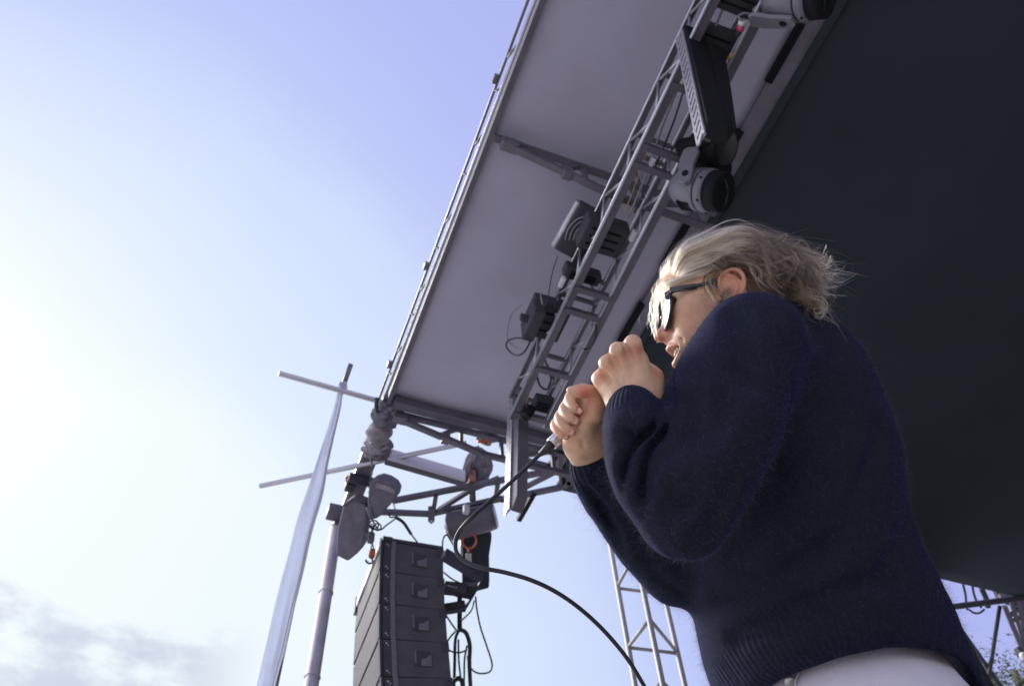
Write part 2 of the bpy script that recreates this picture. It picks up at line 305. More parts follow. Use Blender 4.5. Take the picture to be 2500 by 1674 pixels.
while ya < Y1 - .3:
    for a, b in (('A', 'B'), ('C', 'D')):
        MB().tube(cp(a, ya), cp(b, ya + .16), .012, 8).build('diagonal', 'bright_metal', bt)
        MB().tube(cp(a, ya + .46), cp(b, ya + .16 + .02), .010, 8).build('diagonal', 'alu', bt)
    if k % 2 == 0: MB().tube(cp('A', ya + .05), cp('C', ya + .4), .011, 8).build('diagonal', 'alu_dark', bt)
    ya += .46; k += 1
for y in (-2.2, -1.4, -.6, .22, 1.31, 1.76, 1.90, 2.98, 3.19, 3.81, 4.33):
    MB().beam(cp('B', y), cp('D', y), .05, .05, ch=.005).build('cross_member', 'steel_dark', bt)
    MB().beam(cp('A', y + .02), cp('C', y + .02), .03, .03).build('cross_member', 'steel_dark', bt)
# ------------------------------------------------------------------ perforated hanging arms
def arm(label, top, bot, wv, dv, w, d, n, parent=None):
    """hollow post seen from below: a bright punched face plate on one side of a dark box"""
    t = thing('arm_post', bot, label, 'hanging post', 'perforated arms hanging from the box truss')
    top = Vector(top); bot = Vector(bot); dr = (bot - top); ln = dr.length; dr.normalize(); wv = _n(Vector(wv) - dr * dr.dot(Vector(wv))); dv = _n(Vector(dv) - dr * dr.dot(Vector(dv)) - wv * wv.dot(Vector(dv)))
    q = lambda s, a, b: top + dr * s + wv * a + dv * b
    # dark body: prism with a slanted foot
    MB().prism([q(0, .012, 0), q(ln - .10, .012, 0), q(ln, .012, d * .5), q(ln - .10, .012, d), q(0, .012, d)], wv * (w)).build('post_body', 'steel_dark' if 'end' in label else 'light_black', t)
    MB().box(q(ln / 2, .0085, .027), dr, wv, dv, ln / 2 - .005, .0012, .045).build('backing_plate', 'steel_dark', t)
    # punched plate: two rails and slanted bars with real gaps
    MB().box(q(ln / 2, .004, -.008), dr, wv, dv, ln / 2, .006, .008).build('plate_edge', 'alu', t)
    MB().box(q(ln / 2, .004, .062), dr, wv, dv, ln / 2 - .02, .006, .007).build('plate_edge', 'alu', t)
    for i in range(n):
        s = (i + .5) * ln / n
        a = q(s + .035, .003, -.004); b = q(s - .035, .003, .060)
        e, sd, u = basis(b - a, wv)
        MB().box((a + b) / 2, e, sd, u, (b - a).length / 2, .013, .005).build('plate_bar', 'alu', t)
    return t
t1 = onX(1652, 92, 1.83); b1 = onX(1705, 352, 1.83)
arm('punched arm with slanted silver slots above the middle spotlight', t1, b1, (1, 0, 0), (0, -1, 0), .13, .10, 17)
t2 = onX(1243, 966, 2.0); b2 = onX(1233, 1256, 2.0)
arm('long punched end arm hanging down at the lower end of the box truss', t2, b2, (1, .15, 0), (-.1, -1, 0), .10, .17, 20)
# ------------------------------------------------------------------ moving lights
def moving_light(label, c, axis, side, r, grey=True, base=None, dim=1.0):
    """c centre of the head, axis the way it points, side the yoke axis, base centre of the base box"""
    t = thing('moving_light', c, label, 'stage light', 'moving head lights on the box truss')
    c = Vector(c); a = _n(Vector(axis)); s = _n(Vector(side) - a * a.dot(Vector(side))); w = a.cross(s); sh = 'light_shell' if grey else 'light_black'
    MB().lathe(c, a, [(-1.25 * r, .35 * r), (-1.15 * r, .62 * r), (-.8 * r, .86 * r), (-.2 * r, .99 * r), (.35 * r, 1.02 * r), (.42 * r, 1.0 * r)], 28).build('head', sh, t)
    MB().lathe(c, a, [(.42 * r, .96 * r), (.48 * r, .95 * r)], 28).build('seam_ring', 'light_black', t)
    MB().lathe(c, a, [(.48 * r, 1.0 * r), (.62 * r, 1.03 * r), (.9 * r, 1.0 * r), (.92 * r, .95 * r)], 28).build('front_ring', 'light_shell' if grey else sh, t)
    MB().lathe(c, a, [(.92 * r, .95 * r), (1.50 * r, .93 * r), (1.55 * r, .86 * r)], 28).build('lens_hood', 'light_black', t)
    MB().lathe(c, a, [(1.46 * r, .85 * r), (1.556 * r, .6 * r), (1.58 * r, .2 * r)], 24).build('lens', 'lens_glass', t)
    for k in range(6):
        an = k * math.pi / 3; p = c + a * (.76 * r) + (s * math.cos(an) + w * math.sin(an)) * (1.02 * r)
        MB().ball(p, .07 * r, n=8).build('screw', 'light_black', t)
    for k in range(7):
        MB().box(c + a * (-.45 * r + k * .1 * r) + w * (.92 * r), a, s, w, .022 * r, .33 * r, .1 * r).build('vent_slot', 'light_black', t)
    bd = _n((Vector(base) - c) if base is not None else Vector((0, 0, 1)))
    for sg in (-1, 1):
        o = c + s * (1.12 * r * sg)
        pts = []
        e = _n(bd - s * s.dot(bd)); f = s.cross(e)
        for uu, vv in ((-.38, -.34), (-.55, 0), (-.38, .36), (.2, .44), (.9, .50), (1.45, .42), (1.55, .25), (1.5, -.30), (1.2, -.42), (.55, -.30), (.2, -.34)): pts.append(o + e * (uu * r) + f * (vv * r) - s * (.1 * r))
        MB().prism(pts, s * (.22 * r)).build('yoke_arm', sh, t, bevel=.008)
        MB().lathe(o + s * (.12 * r * sg), s * sg, [(0, .17 * r), (.05 * r, .15 * r)], 12).build('pivot_cap', 'light_black', t)
    bc = c + bd * (1.85 * r)
    e = _n(bd - s * s.dot(bd)); f = s.cross(e)
    MB().bbox(bc, e, f, s, .35 * r, .95 * r, 1.3 * r, .25 * r).build('base', 'light_black', t)
    for sg in (-1, 1): MB().bbox(bc + e * (.5 * r) + s * (.6 * r * sg), e, f, s, .2 * r, .12 * r, .1 * r, .01).build('clamp', 'steel_black', t)
    return t
def cdir(x, y, z): return Vector(R @ np.array([x, y, z]))     # direction given right / up / towards the lens
zz = 5.55
moving_light('pale grey stage spotlight with vented head, below the slanted punched arm', W(1700, 462, 5.55), cdir(.66, -.22, .70), cdir(-.72, .50, .46), .145, True, W(1728, 345, 5.7))
moving_light('pale grey stage spotlight cut off by the top edge of the picture', W(1935, -4, 4.9), cdir(.70, -.20, .66), cdir(-.1, -.85, .30), .140, True, W(1900, -200, 5.1))
# ------------------------------------------------------------------ black gear on and in the truss
def wash(label, c, pts, depth, rim=True):
    t = thing('wash_light', c, label, 'stage light', 'black wash lights behind the box truss')
    c = Vector(c)
    return t
# batten washlight behind the truss, bright rounded edge on its left
wl = thing('wash_light', W(1390, 560, 6.2), 'black wash light with a shining silver rounded edge behind the box truss', 'stage light')
pA, pB = W(1413, 492, 6.25), W(1353, 600, 6.45)
dx = _n(pB - pA); ins = _n(cdir(.86, -.42, -.2)); bk = dx.cross(ins)
MB().tube(pA, pB, .030, 14).build('rounded_edge', 'alu', wl)
MB().bbox((pA + pB) / 2 + ins * .125, dx, ins, bk, (pB - pA).length / 2 + .01, .12, .045, .02).build('housing', 'steel_black', wl)
for k in range(4):
    q0 = (pA + pB) / 2 + ins * (.12 + .018 * k) - bk * .06 * (1 if bk.dot(cdir(0, 0, 1)) < 0 else -1)
    rr = .13 - .018 * k
    MB().hose([q0 + dx * (rr * 1.15 * math.cos(a)) + ins * (rr * .75 * math.sin(a)) for a in np.linspace(2.0, 5.4, 20)], .006, 6).build('coiled_cable', 'cable_grey', wl)
def fixture(label, c, e, f, hx, hy, hz, knobs=True):
    t = thing('dimmer_box', c, label, 'stage gear', 'black boxes clamped in the box truss')
    e = _n(Vector(e)); f = _n(Vector(f) - e * e.dot(Vector(f))); g_ = e.cross(f)
    MB().bbox(c, e, f, g_, hx, hy, hz, .018).build('case', 'steel_black', t)
    for k in range(3):
        MB().box(Vector(c) + e * (hx * (-.5 + .5 * k)) - g_ * (hz + .002) * (1 if g_.z > 0 else -1), e, f, g_, .008, hy * .7, .004).build('rib', 'light_black', t)
    MB().bbox(Vector(c) + g_ * (hz + .03) * (1 if g_.z > 0 else -1), e, f, g_, .02, .03, .03, .005).build('clamp', 'steel_black', t)
    return t
tr = Vector((.018, 1, 0))
def inT(x, y, z=5.36): return onZ(x, y, z)
fixture('black box low in the truss with cable loops at its left', inT(1333, 775, 5.42), tr, (1, 0, 0), .17, .16, .07)
fixture('small black box hanging outside the truss, left of the cable loops', onX(1302, 782, 1.74), tr, (0, 0, 1), .15, .09, .05)
fixture('black box inside the truss beside the wash light with the silver edge', inT(1470, 572, 5.42), tr, (1, 0, 0), .13, .17, .08)
fixture('narrow black box in the truss between the two cross members above the fist', inT(1420, 668, 5.42), tr, (1, 0, 0), .05, .15, .06)
fixture('black box filling the truss just above the upper silver slots', inT(1735, 108, 5.40), tr, (1, 0, 0), .12, .13, .07)
fixture('black box in the truss at the very top edge of the picture', inT(1800, -10, 5.40), tr, (1, 0, 0), .10, .16, .07)
fixture('black box at the lowest end of the truss next to the long end arm', inT(1325, 985, 5.42), tr, (1, 0, 0), .07, .09, .05)
# black spotlight heads seen from behind, next to the grey ones
def black_can(label, c, axis, r, ln):
    t = thing('black_spotlight', c, label, 'stage light', 'black spotlights under the truss')
    a = _n(Vector(axis)); c = Vector(c)
    MB().lathe(c, a, [(-ln / 2, r * .7), (-ln / 2 + .02, r * .92), (0, r), (ln / 2 - .02, r), (ln / 2, r * .93)], 22).build('can', 'light_black', t)
    MB().lathe(c + a * (ln / 2), a, [(-.005, r * .85), (.004, r * .8)], 22).build('lens', 'lens_glass', t)
    s = basis(a)[1]
    MB().hose([c + s * (r * 1.12 * math.cos(q)) + Vector((0, 0, 1)) * (r * 1.4 * math.sin(q)) for q in np.linspace(0, math.pi, 14)], .010, 6).build('yoke', 'steel_black', t)
    return t
black_can('round black spotlight head right of the punched arm, above the grey one', W(1738, 356, 5.6), cdir(.5, -.2, .5), .145, .24)
black_can('black spotlight head at the right end of the middle truss, by the lower cross member', W(1450, 545, 6.3), cdir(.7, -.4, .2), .07, .16)
black_can('small black lamp under the lower end of the truss', W(1290, 1005, 7.0), cdir(-.4, -.5, .5), .05, .12)
# dark hanging box behind the slanted arm
hb = MB(); hb.prism([onX(1675, 105, 1.97), onX(1735, 105, 1.97), onX(1752, 210, 1.97), onX(1764, 305, 1.97), onX(1732, 348, 1.97), onX(1712, 340, 1.97)], (.10, 0, .02))
tag(hb.build('cable_box', 'light_black'), 'tall black gear case hanging beside the slanted punched arm', 'gear case')
# ------------------------------------------------------------------ cables in the truss
def cable(pts, r, m, label, n=8, name='cable', group='cables run along the box truss'):
    o = MB().hose(bez(pts, n), r, 7).build(name, m); return tag(o, label, 'cable', group)
cable([inT(1640, 212), inT(1600, 310), inT(1570, 400), inT(1530, 505), inT(1516, 525)], .0035, 'cable_yellow', 'thin yellow cable running down inside the truss beside the grey spotlight')
cable([inT(1655, 215, 5.34), inT(1617, 310, 5.34), inT(1580, 420, 5.34), inT(1535, 530, 5.34)], .008, 'cable_grey', 'grey cable next to the thin yellow one inside the truss')
cable([inT(1668, 225, 5.33), inT(1640, 310, 5.33), inT(1590, 430, 5.33), inT(1548, 520, 5.33)], .007, 'rubber', 'black cable right of the grey one inside the truss')
cable([inT(1750, 10), inT(1726, 60), inT(1690, 130)], .010, 'rubber', 'thick black cable in the truss left of the red tipped plug')
cable([inT(1768, 14), inT(1745, 70), inT(1722, 118)], .008, 'cable_grey', 'grey cable at the top of the truss left of the red tipped plug')
cable([onX(1748, 198, 2.2), onX(1764, 228, 2.2), onX(1786, 258, 2.2), onX(1787, 285, 2.2), onX(1772, 308, 2.2), onX(1748, 316, 2.2)], .0055, 'cable_yellow', 'yellow cable bowing out right of the punched arm', name='yellow_cable', group=None)
cable([onX(1272, 745, 1.72), onX(1250, 765, 1.70), onX(1240, 800, 1.69), onX(1240, 830, 1.7), onX(1262, 850, 1.72)], .006, 'cable_grey', 'thin grey cable bowing left above the loop at the outer truss face', name='looped_cable', group=None)
cable([onX(1290, 828, 1.76), onX(1262, 825, 1.7), onX(1240, 832, 1.68), onX(1237, 848, 1.67), onX(1252, 864, 1.68), onX(1270, 866, 1.7), onX(1285, 852, 1.74), onX(1296, 828, 1.8)], .007, 'rubber', 'black cable hanging in a loop left of the truss against the grey panel', name='cable_loop', group=None)
cable([onX(1362, 625, 1.75), onX(1350, 660, 1.74), onX(1342, 700, 1.73), onX(1335, 738, 1.72), onX(1326, 745, 1.72)], .004, 'rubber', 'thin black cable hanging from the wash light with the silver edge', name='thin_cable', group=None)
cable([onX(1368, 672, 1.78), onX(1352, 700, 1.76), onX(1322, 716, 1.72), onX(1324, 742, 1.72)], .006, 'cable_grey', 'grey cable bent left from a silver coupling on the truss', name='bent_cable', group=None)
cable([onX(1456, 790, 2.2), onX(1452, 830, 2.22), onX(1438, 850, 2.24), onX(1425, 852, 2.2)], .010, 'rubber', 'black cable bowing out at the right side of the truss above the fist', name='bowed_cable', group=None)
cable([inT(1300, 925, 5.33), inT(1292, 960, 5.3), inT(1284, 985, 5.3)], .005, 'cable_yellow', 'pale yellow strand at the low end of the truss', name='yellow_strand', group=None)
cable([inT(1310, 915, 5.28), inT(1318, 940, 5.25), inT(1335, 950, 5.25), inT(1345, 925, 5.28), inT(1338, 905, 5.3)], .009, 'rubber', 'black cable curled in the truss under the lowest cross member', name='curled_cable', group=None)
pk = thing('plug', inT(1808, 60, 5.22), 'cream and red cable plug hanging in the upper truss', 'plug')
a0, a1, a2, a3 = [inT(x, y, 5.2) for x, y in ((1812, 52), (1810, 62), (1806, 76), (1796, 96))]
MB().tube(a0, a1, .024, 12).build('socket', 'white_knob', pk); MB().tube(a1, a2, .022, 12).build('collar', 'red_pink', pk); MB().tube(a2, a3, .018, 10, r2=.009).build('boot', 'rubber', pk)
MB().hose(bez([a0, inT(1803, 42, 5.25), inT(1815, 33, 5.25), inT(1828, 34, 5.25)]), .008, 7).build('lead', 'cable_grey', pk)
tag(MB().ball(inT(1712, 127, 5.24), .022, n=14).build('knob', 'white_knob'), 'round cream knob on the black box above the punched arm', 'knob')
tag(MB().tube(inT(1776, 144, 5.22), inT(1790, 132, 5.22), .010, 8).build('cable_tie', 'cable_yellow'), 'short yellow and orange tape on the inner truss tube', 'tape')
for x, y, lb in ((1590, 398, 'left of the grey spotlight head'), (1662, 205, 'under the upper left tube of the truss'), (1545, 575, 'beside the black box near the wash light'), (1372, 688, 'where the bent grey cable leaves the truss')):
    c = inT(x, y, 5.26) if x > 1400 else onX(x, y, 1.79)
    tag(MB().bbox(c, _n(tr), X3, Z3, .045, .016, .022, .006).build('coupler', 'galv'), 'small silver coupler ' + lb, 'coupler', 'silver couplers on the box truss')
# ------------------------------------------------------------------ scaffold pipes, outrigger and wing beyond the roof end
def pipe(a, b, r, label, m='alu', nm='scaffold_pipe', grp='scaffold pipes past the roof end'):
    a = Vector(a); b = Vector(b); d = _n(b - a)
    o = MB(); o.tube(a, b, r, 16, cap=False)
    o.lathe(a, d, [(0, r), (0.0, r * .82), (.03, r * .8)], 16)
    return tag(o.build(nm, m), label, 'pipe', grp)
pipe(onZ(680, 911, 5.98), onZ(1153, 1042, 6.03), .026, 'long pipe running from left open air behind the roof corner')
pipe(onZ(635, 1186, 6.0), onZ(1138, 1081, 6.0), .026, 'lower long pipe crossing behind the banner towards the wing truss')
ob = thing('outrigger_beam', (1.0, 6, 5.95), 'dark box beam continuing the roof edge towards the pole, with straps and a clamp', 'beam')
MB().prism([(.975, 5.15, 6.0), (.975, 6.85, 6.0), (.975, 6.85, 6.13), (.975, 5.15, 6.13)], (.15, 0, 0)).build('beam_body', 'steel_dark', ob, bevel=.006)
MB().abox((.955, 5.2, 6.02), (.974, 6.8, 6.06)).build('edge_strip', 'alu', ob)
MB().bbox((.95, 6.42, 5.99), X3, Y3, Z3, .05, .06, .06, .02).build('pipe_clamp', 'steel_black', ob)
MB().bbox((1.05, 6.3, 5.97), X3, Y3, Z3, .15, .05, .035, .02).build('strap_plate', 'steel_black', ob)
MB().bbox((.92, 6.9, 6.0), X3, Y3, Z3, .10, .08, .06, .02).build('end_bracket', 'steel_dark', ob)
MB().hose([Vector((.93, 6.33, 5.98)) + Vector((.04 * math.cos(a), .05 * math.sin(a), .02 * math.cos(a * 2))) for a in np.linspace(0, 2 * math.pi, 16)[:-1]], .013, 7, True).build('ratchet_strap', 'orange', ob)
MB().bbox((.985, 5.45, 5.97), X3, Y3, Z3, .035, .055, .02, .01).build('orange_flap', 'orange', ob)
MB().hose(bez([(.90, 5.19, 6.0), (.92, 5.28, 5.97), (.98, 5.36, 5.96)]), .022, 8).build('corner_joint', 'steel_black', ob)
# cloth wrapped round the beam: lumpy bundle
def bundle(name, m, c, ax, ay, az, hx, hy, hz, seed, parent=None, amp=.18, fr=2.2):
    b = MB(); n = 26; vs = []; mm = 18
    for j in range(mm + 1):
        p = math.pi * j / mm
        for i in range(n):
            t = 2 * math.pi * i / n; d = Vector((math.sin(p) * math.cos(t), math.sin(p) * math.sin(t), math.cos(p)))
            s = 1 + amp * noise.noise(d * fr + Vector((seed, seed * 1.7, 0))) * 2 + amp * .5 * noise.noise(d * fr * 3.1 + Vector((seed, 3, 1)))
            vs.append(Vector(c) + ax * (hx * d.x * s) + ay * (hy * d.y * s) + az * (hz * d.z * s))
    b.add(vs, [(j * n + i, (j + 1) * n + i, (j + 1) * n + (i + 1) % n, j * n + (i + 1) % n) for j in range(mm) for i in range(n)], True)
    return b.build(name, m, parent)
wr = thing('wrapped_cloth', onZ(922, 1070, 6.0), 'grey canvas wrapped and tied round the beam just past the roof corner', 'cloth')
def wrap(name, m, a, b, r, seed, parent, seg=34, n=28, amp=.16):
    a = Vector(a); b = Vector(b); d, sd, u = basis(b - a); vs = []; mb = MB()
    for i in range(seg + 1):
        t = i / seg; env = (math.sin(math.pi * min(1, max(0, t * .9 + .05)))) ** .35; c = a.lerp(b, t)
        for k in range(n):
            q = 2 * math.pi * k / n; w = noise.noise(Vector((math.cos(q) * 1.1, math.sin(q) * 1.1, t * 5 + .8 * math.sin(q + seed) + seed))); w2 = noise.noise(Vector((math.cos(q) * 2.2, math.sin(q) * 2.2, t * 14 + 1.5 * math.sin(q) + seed * 2)))
            rr = r * env * (1 + amp * w * 2.0 + amp * .7 * w2); vs.append(c + sd * (rr * math.cos(q) * .95) + u * (rr * math.sin(q)))
    mb.add(vs, [(i * n + k, i * n + (k + 1) % n, (i + 1) * n + (k + 1) % n, (i + 1) * n + k) for i in range(seg) for k in range(n)], True)
    mb.f += [tuple(reversed(range(n))), tuple(seg * n + k for k in range(n))]; mb.sm += [True, True]
    return mb.build(name, m, parent)
wrap('fold', 'canvas', onZ(936, 1030, 6.03), onZ(914, 1088, 6.02), .128, 3, wr)
wrap('fold', 'canvas', onZ(922, 1072, 6.0), onZ(908, 1112, 5.99), .112, 9, wr, amp=.26)
wrap('fold', 'bag_cloth', onZ(950, 1078, 5.98), onZ(925, 1120, 5.97), .070, 5, wr, amp=.3)
wrap('fold', 'bag_cloth', onZ(948, 998, 5.99), onZ(932, 1034, 6.0), .135, 7, wr, amp=.22)
MB().hose(bez([onZ(905, 1080, 5.84), onZ(925, 1098, 5.82), onZ(947, 1090, 5.84)]), .009, 7).build('tie', 'cable_grey', wr)
wrap('fold', 'bag_cloth', onZ(925, 990, 5.97), onZ(985, 1008, 5.97), .055, 12, wr, amp=.4)
# pale box beam
pb = thing('cross_beam', onZ(1040, 1130, 5.95), 'pale painted box beam between the two hoists, seen from below', 'beam')
A_, B_ = onZ(946, 1118, 5.94), onZ(1135, 1172, 5.94)
MB().beam(A_ + Vector((0, .0, .06)), B_ + Vector((0, 0, .06)), .03, .14, ch=.004).build('side_face', 'pale_paint', pb)
e, sd, u = basis(B_ - A_)
MB().beam(A_ + sd * .055 * (1 if sd.y > 0 else -1) + Vector((0, 0, .06)), B_ + sd * .055 * (1 if sd.y > 0 else -1) + Vector((0, 0, .06)), .07, .135).build('body', 'steel_dark', pb)
# folded wing truss past the roof end
wt = thing('wing_truss', (2.2, 6.2, 5.9), 'dark welded wing truss standing out past the end of the roof', 'truss')
Z6 = 6.0
def wm(x0, y0, x1, y1, w=.055, h=.05, z0=Z6, z1=Z6, nm='member'):
    MB().beam(onZ(x0, y0, z0), onZ(x1, y1, z1), w, h, ch=.004).build(nm, 'steel_dark', wt)
wm(958, 1222, 1392, 1140, nm='top_chord', z0=6.0, z1=6.0)
wm(930, 1249, 1052, 1254, nm='bottom_chord'); wm(1048, 1254, 1226, 1216, nm='bottom_chord'); wm(1222, 1219, 1375, 1188, nm='bottom_chord')
wm(1065, 1202, 1057, 1248, .05, .05); wm(1070, 1245, 1148, 1196, .045, .045); wm(1148, 1196, 1218, 1166, .045, .045); wm(1216, 1175, 1209, 1214, .05, .05)
wm(1280, 1190, 1366, 1146, .045, .045, 6.0, 6.0); wm(1368, 1096, 1369, 1146, .045, .045, 6.0, 6.0); wm(1366, 1148, 1370, 1188, .03, .03)
wm(1284, 1095, 1380, 1102, .05, .05, 6.05, 6.05); wm(1284, 1122, 1366, 1143, .04, .04, 6.05, 6.0); wm(1288, 1098, 1288, 1120, .03, .03)
wm(1386, 1112, 1388, 1180, .05, .05); wm(1374, 1188, 1392, 1172, .06, .05); wm(1370, 1150, 1386, 1118, .04, .04); wm(1386, 1178, 1440, 1172, .05, .05)
MB().prism([onZ(1045, 1242, 5.96), onZ(1061, 1240, 5.96), onZ(1061, 1272, 5.96), onZ(1053, 1279, 5.96), onZ(1045, 1272, 5.96)], (0, 0, .04)).build('lug', 'steel_dark', wt)
MB().lathe(onZ(1053, 1271, 5.958), (0, 0, -1), [(0, .018), (.004, .014)], 12).build('lug_hole', 'alu', wt)
# ------------------------------------------------------------------ chain hoists
def chain(pts, parent, m='steel_dark', r=.004, ln=.034):
    P = bez(pts, 12); tot = [0]
    for i in range(1, len(P)): tot.append(tot[-1] + (P[i] - P[i - 1]).length)
    s = 0; k = 0
    mb = MB()
    while s < tot[-1]:
        i = max(1, next((q for q in range(len(tot)) if tot[q] >= s), len(tot) - 1)); t = (s - tot[i - 1]) / max(1e-6, tot[i] - tot[i - 1]); p = P[i - 1].lerp(P[i], t); d, a, b = basis(P[i] - P[i - 1], (1, .3, 0))
        sd = a if k % 2 else b
        mb.hose([p + d * (ln * .5 * math.cos(q)) + sd * (ln * .28 * math.sin(q)) for q in np.linspace(0, 2 * math.pi, 11)[:-1]], r, 5, True)
        s += ln * .78; k += 1
    o = mb.build('chain', m, parent); return o
def hook(c, parent, s=.05, m='steel_dark', dirv=(0, 0, -1)):
    d, a, b = basis(dirv, (1, 0.2, 0)); c = Vector(c)
    pts = [c, c + d * s * .6] + [c + d * (s * (1.3 - .7 * math.cos(q))) + b * (s * .7 * math.sin(q)) for q in np.linspace(.2, 4.4, 14)]
    MB().hose(pts, .011, 7).build('hook', m, parent)
h1 = thing('chain_hoist', W(925, 1210, 8.3), 'dark canvas covered chain hoist slung under the beam, left of the wing truss', 'hoist', 'chain hoists above the speaker stack')
poly = [(906, 1172), (925, 1166), (945, 1172), (962, 1183), (971, 1198), (966, 1216), (950, 1235), (928, 1260), (914, 1268), (900, 1262), (896, 1225)]
c0 = [W(x, y, 8.25) for x, y in poly]
MB().prism(c0, cdir(.02, .02, -1) * .30).build('body', 'bag_cloth', h1, bevel=.02)
MB().prism([W(x, y, 8.235) for x, y in ((918, 1178), (952, 1188), (966, 1200), (962, 1206), (944, 1198), (917, 1190))], cdir(0, 0, -1) * .02).build('label_band', 'canvas', h1)
chain([onX(902, 1080, 1.02), W(908, 1140, 8.1), W(902, 1200, 8.15), W(903, 1230, 8.1)], h1)
chain([W(960, 1222, 8.1), W(966, 1250, 8.12), W(972, 1262, 8.15)], h1, r=.003, ln=.028)
MB().tube(W(900, 1236, 8.08), W(910, 1266, 8.08), .034, 14, r2=.03).build('chain_guide', 'steel_dark', h1)
chain([W(908, 1284, 8.1), W(909, 1330, 8.1), W(908, 1350, 8.1)], h1, r=.006, ln=.045)
MB().bbox(W(906, 1313, 8.1), X3, Y3, Z3, .03, .03, .05, .008).build('hook_block', 'steel_dark', h1)
MB().bbox(W(909, 1350, 8.1), X3, Y3, Z3, .028, .03, .04, .008).build('hook_swivel', 'orange', h1)
hook(W(903, 1352, 8.1), h1, .055)
for cx_, cy_, rr in ((902, 1290, .035), (913, 1280, .045), (922, 1285, .035)):
    cc = W(cx_, cy_, 8.1); MB().hose([cc + cdir(math.cos(q), math.sin(q), .2) * rr for q in np.linspace(0, 2 * math.pi, 16)[:-1]], .0075, 6, True).build('cable_coil', 'rubber', h1)
b1_ = thing('chain_bag', W(860, 1300, 8.4), 'dark chain bag hanging in front of the top of the round pole', 'bag', 'black chain bags')
poly = [(838, 1232), (862, 1215), (893, 1228), (896, 1270), (888, 1334), (871, 1352), (849, 1370), (836, 1364), (820, 1356), (824, 1290)]
MB().prism([W(x, y, 8.3) for x, y in poly], cdir(.05, .1, -1) * .20).build('bag_body', 'bag_cloth', b1_, bevel=.02)
MB().hose([W(838, 1233, 8.29), W(862, 1216, 8.29), W(892, 1229, 8.29)], .012, 6).build('rim', 'steel_dark', b1_)
cable([W(905, 1262, 8.1), W(925, 1292, 8.1), W(945, 1280, 8.12), W(968, 1262, 8.15), W(953, 1262, 8.15), W(949, 1252, 8.15)], .008, 'rubber', 'black cable looping from the left hoist to the sling', name='hoist_cable', group=None)
sl_ = thing('sling', W(1000, 1300, 8.3), 'black sling running from the wing truss down to the top of the speaker stack', 'sling')
MB().hose(bez([W(966, 1262, 8.15), W(985, 1275, 8.2), W(1003, 1302, 8.3)]), .016, 8).build('strap', 'rubber', sl_)
MB().hose(bez([W(1003, 1302, 8.3), W(1015, 1318, 8.4), W(1026, 1332, 8.5)]), .008, 8).build('rope', 'rubber', sl_)
# second hoist: cylindrical
h2 = thing('chain_hoist', W(1150, 1270, 9.0), 'dark cylindrical chain hoist with a pale round end cap above the orange ring', 'hoist', 'chain hoists above the speaker stack')
a_, b_ = W(1100, 1285, 8.75), W(1210, 1258, 8.75)
ax_ = _n(b_ - a_); ln_ = (b_ - a_).length
MB().lathe(a_, ax_, [(-.035, .10), (-.01, .150), (.04, .158), (ln_ - .06, .145), (ln_ - .01, .135)], 30).build('motor', 'steel_dark', h2)
MB().lathe(b_, ax_, [(-.012, .128), (.006, .122)], 30).build('end_cap', 'alu', h2)
MB().bbox(W(1138, 1243, 8.60), X3, Y3, Z3, .03, .03, .05, .006).build('label_plate', 'pale_paint', h2)
MB().beam(W(1165, 1301, 8.7), W(1190, 1295, 8.7), .02, .02).build('handle', 'alu', h2)
chain([W(1151, 1130, 8.75), W(1152, 1190, 8.75), W(1153, 1228, 8.75)], h2, r=.006, ln=.045)
MB().bbox(W(1151, 1165, 8.72), X3, Y3, Z3, .035, .04, .09, .01).build('clutch', 'rust_red', h2)
MB().tube(W(1153, 1196, 8.72), W(1154, 1222, 8.72), .035, 12).build('collar', 'steel_dark', h2)
MB().beam(W(1150, 1150, 8.7), W(1166, 1195, 8.75), .03, .02).build('link_arm', 'alu_dark', h2)
chain([W(1088, 1285, 8.7), W(1091, 1296, 8.7), W(1093, 1306, 8.7)], h2, r=.004, ln=.035)
bundle('wrapped_cloth', 'bag_cloth', W(1172, 1135, 8.9), cdir(1, .0, 0), cdir(0, 1, 0), cdir(0, 0, 1), .135, .19, .12, 21)
tag(bpy.data.objects['wrapped_cloth.001'], 'dark canvas bundle tied above the cylindrical hoist', 'cloth')
tag(bundle('canvas_roll', 'canvas', W(1142, 1140, 8.8), cdir(1, .0, 0), cdir(.3, 1, 0), cdir(0, 0, 1), .055, .20, .08, 24), 'pale brownish canvas roll beside the right hand hoist hook', 'cloth')
tag(bundle('orange_rag', 'orange', onZ(1182, 1072, 6.0), X3, Y3, Z3, .06, .05, .04, 31, amp=.4), 'small orange strap end tied to the bracing truss left of the end arm', 'strap')
tag(bundle('canvas_knot', 'canvas', onZ(1190, 1062, 6.02), X3, Y3, Z3, .10, .10, .05, 33, amp=.4), 'knotted pale canvas on the bracing truss left of the end arm', 'cloth')
b2_ = thing('chain_bag', W(1160, 1370, 8.9), 'black chain bag behind the cylindrical hoist with the orange ring on it', 'bag', 'black chain bags')
MB().prism([W(x, y, 8.85) for x, y in ((1127, 1308), (1166, 1300), (1190, 1293), (1200, 1317), (1193, 1362), (1194, 1436), (1160, 1445), (1128, 1448))], cdir(0, .1, -1) * .2).build('bag_body', 'black_cloth', b2_, bevel=.02)
MB().tube(W(1127, 1310, 8.84), W(1127, 1366, 8.84), .016, 8).build('edge_tube', 'alu', b2_)
rg = thing('lifting_ring', W(1146, 1320, 8.6), 'orange oval lifting ring in front of the black chain bag', 'ring')
MB().hose([W(1146 + 17 * math.cos(q), 1319 + 19 * math.sin(q), 8.65) for q in np.linspace(0, 2 * math.pi, 26)[:-1]], .011, 8, True).build('ring', 'orange', rg)
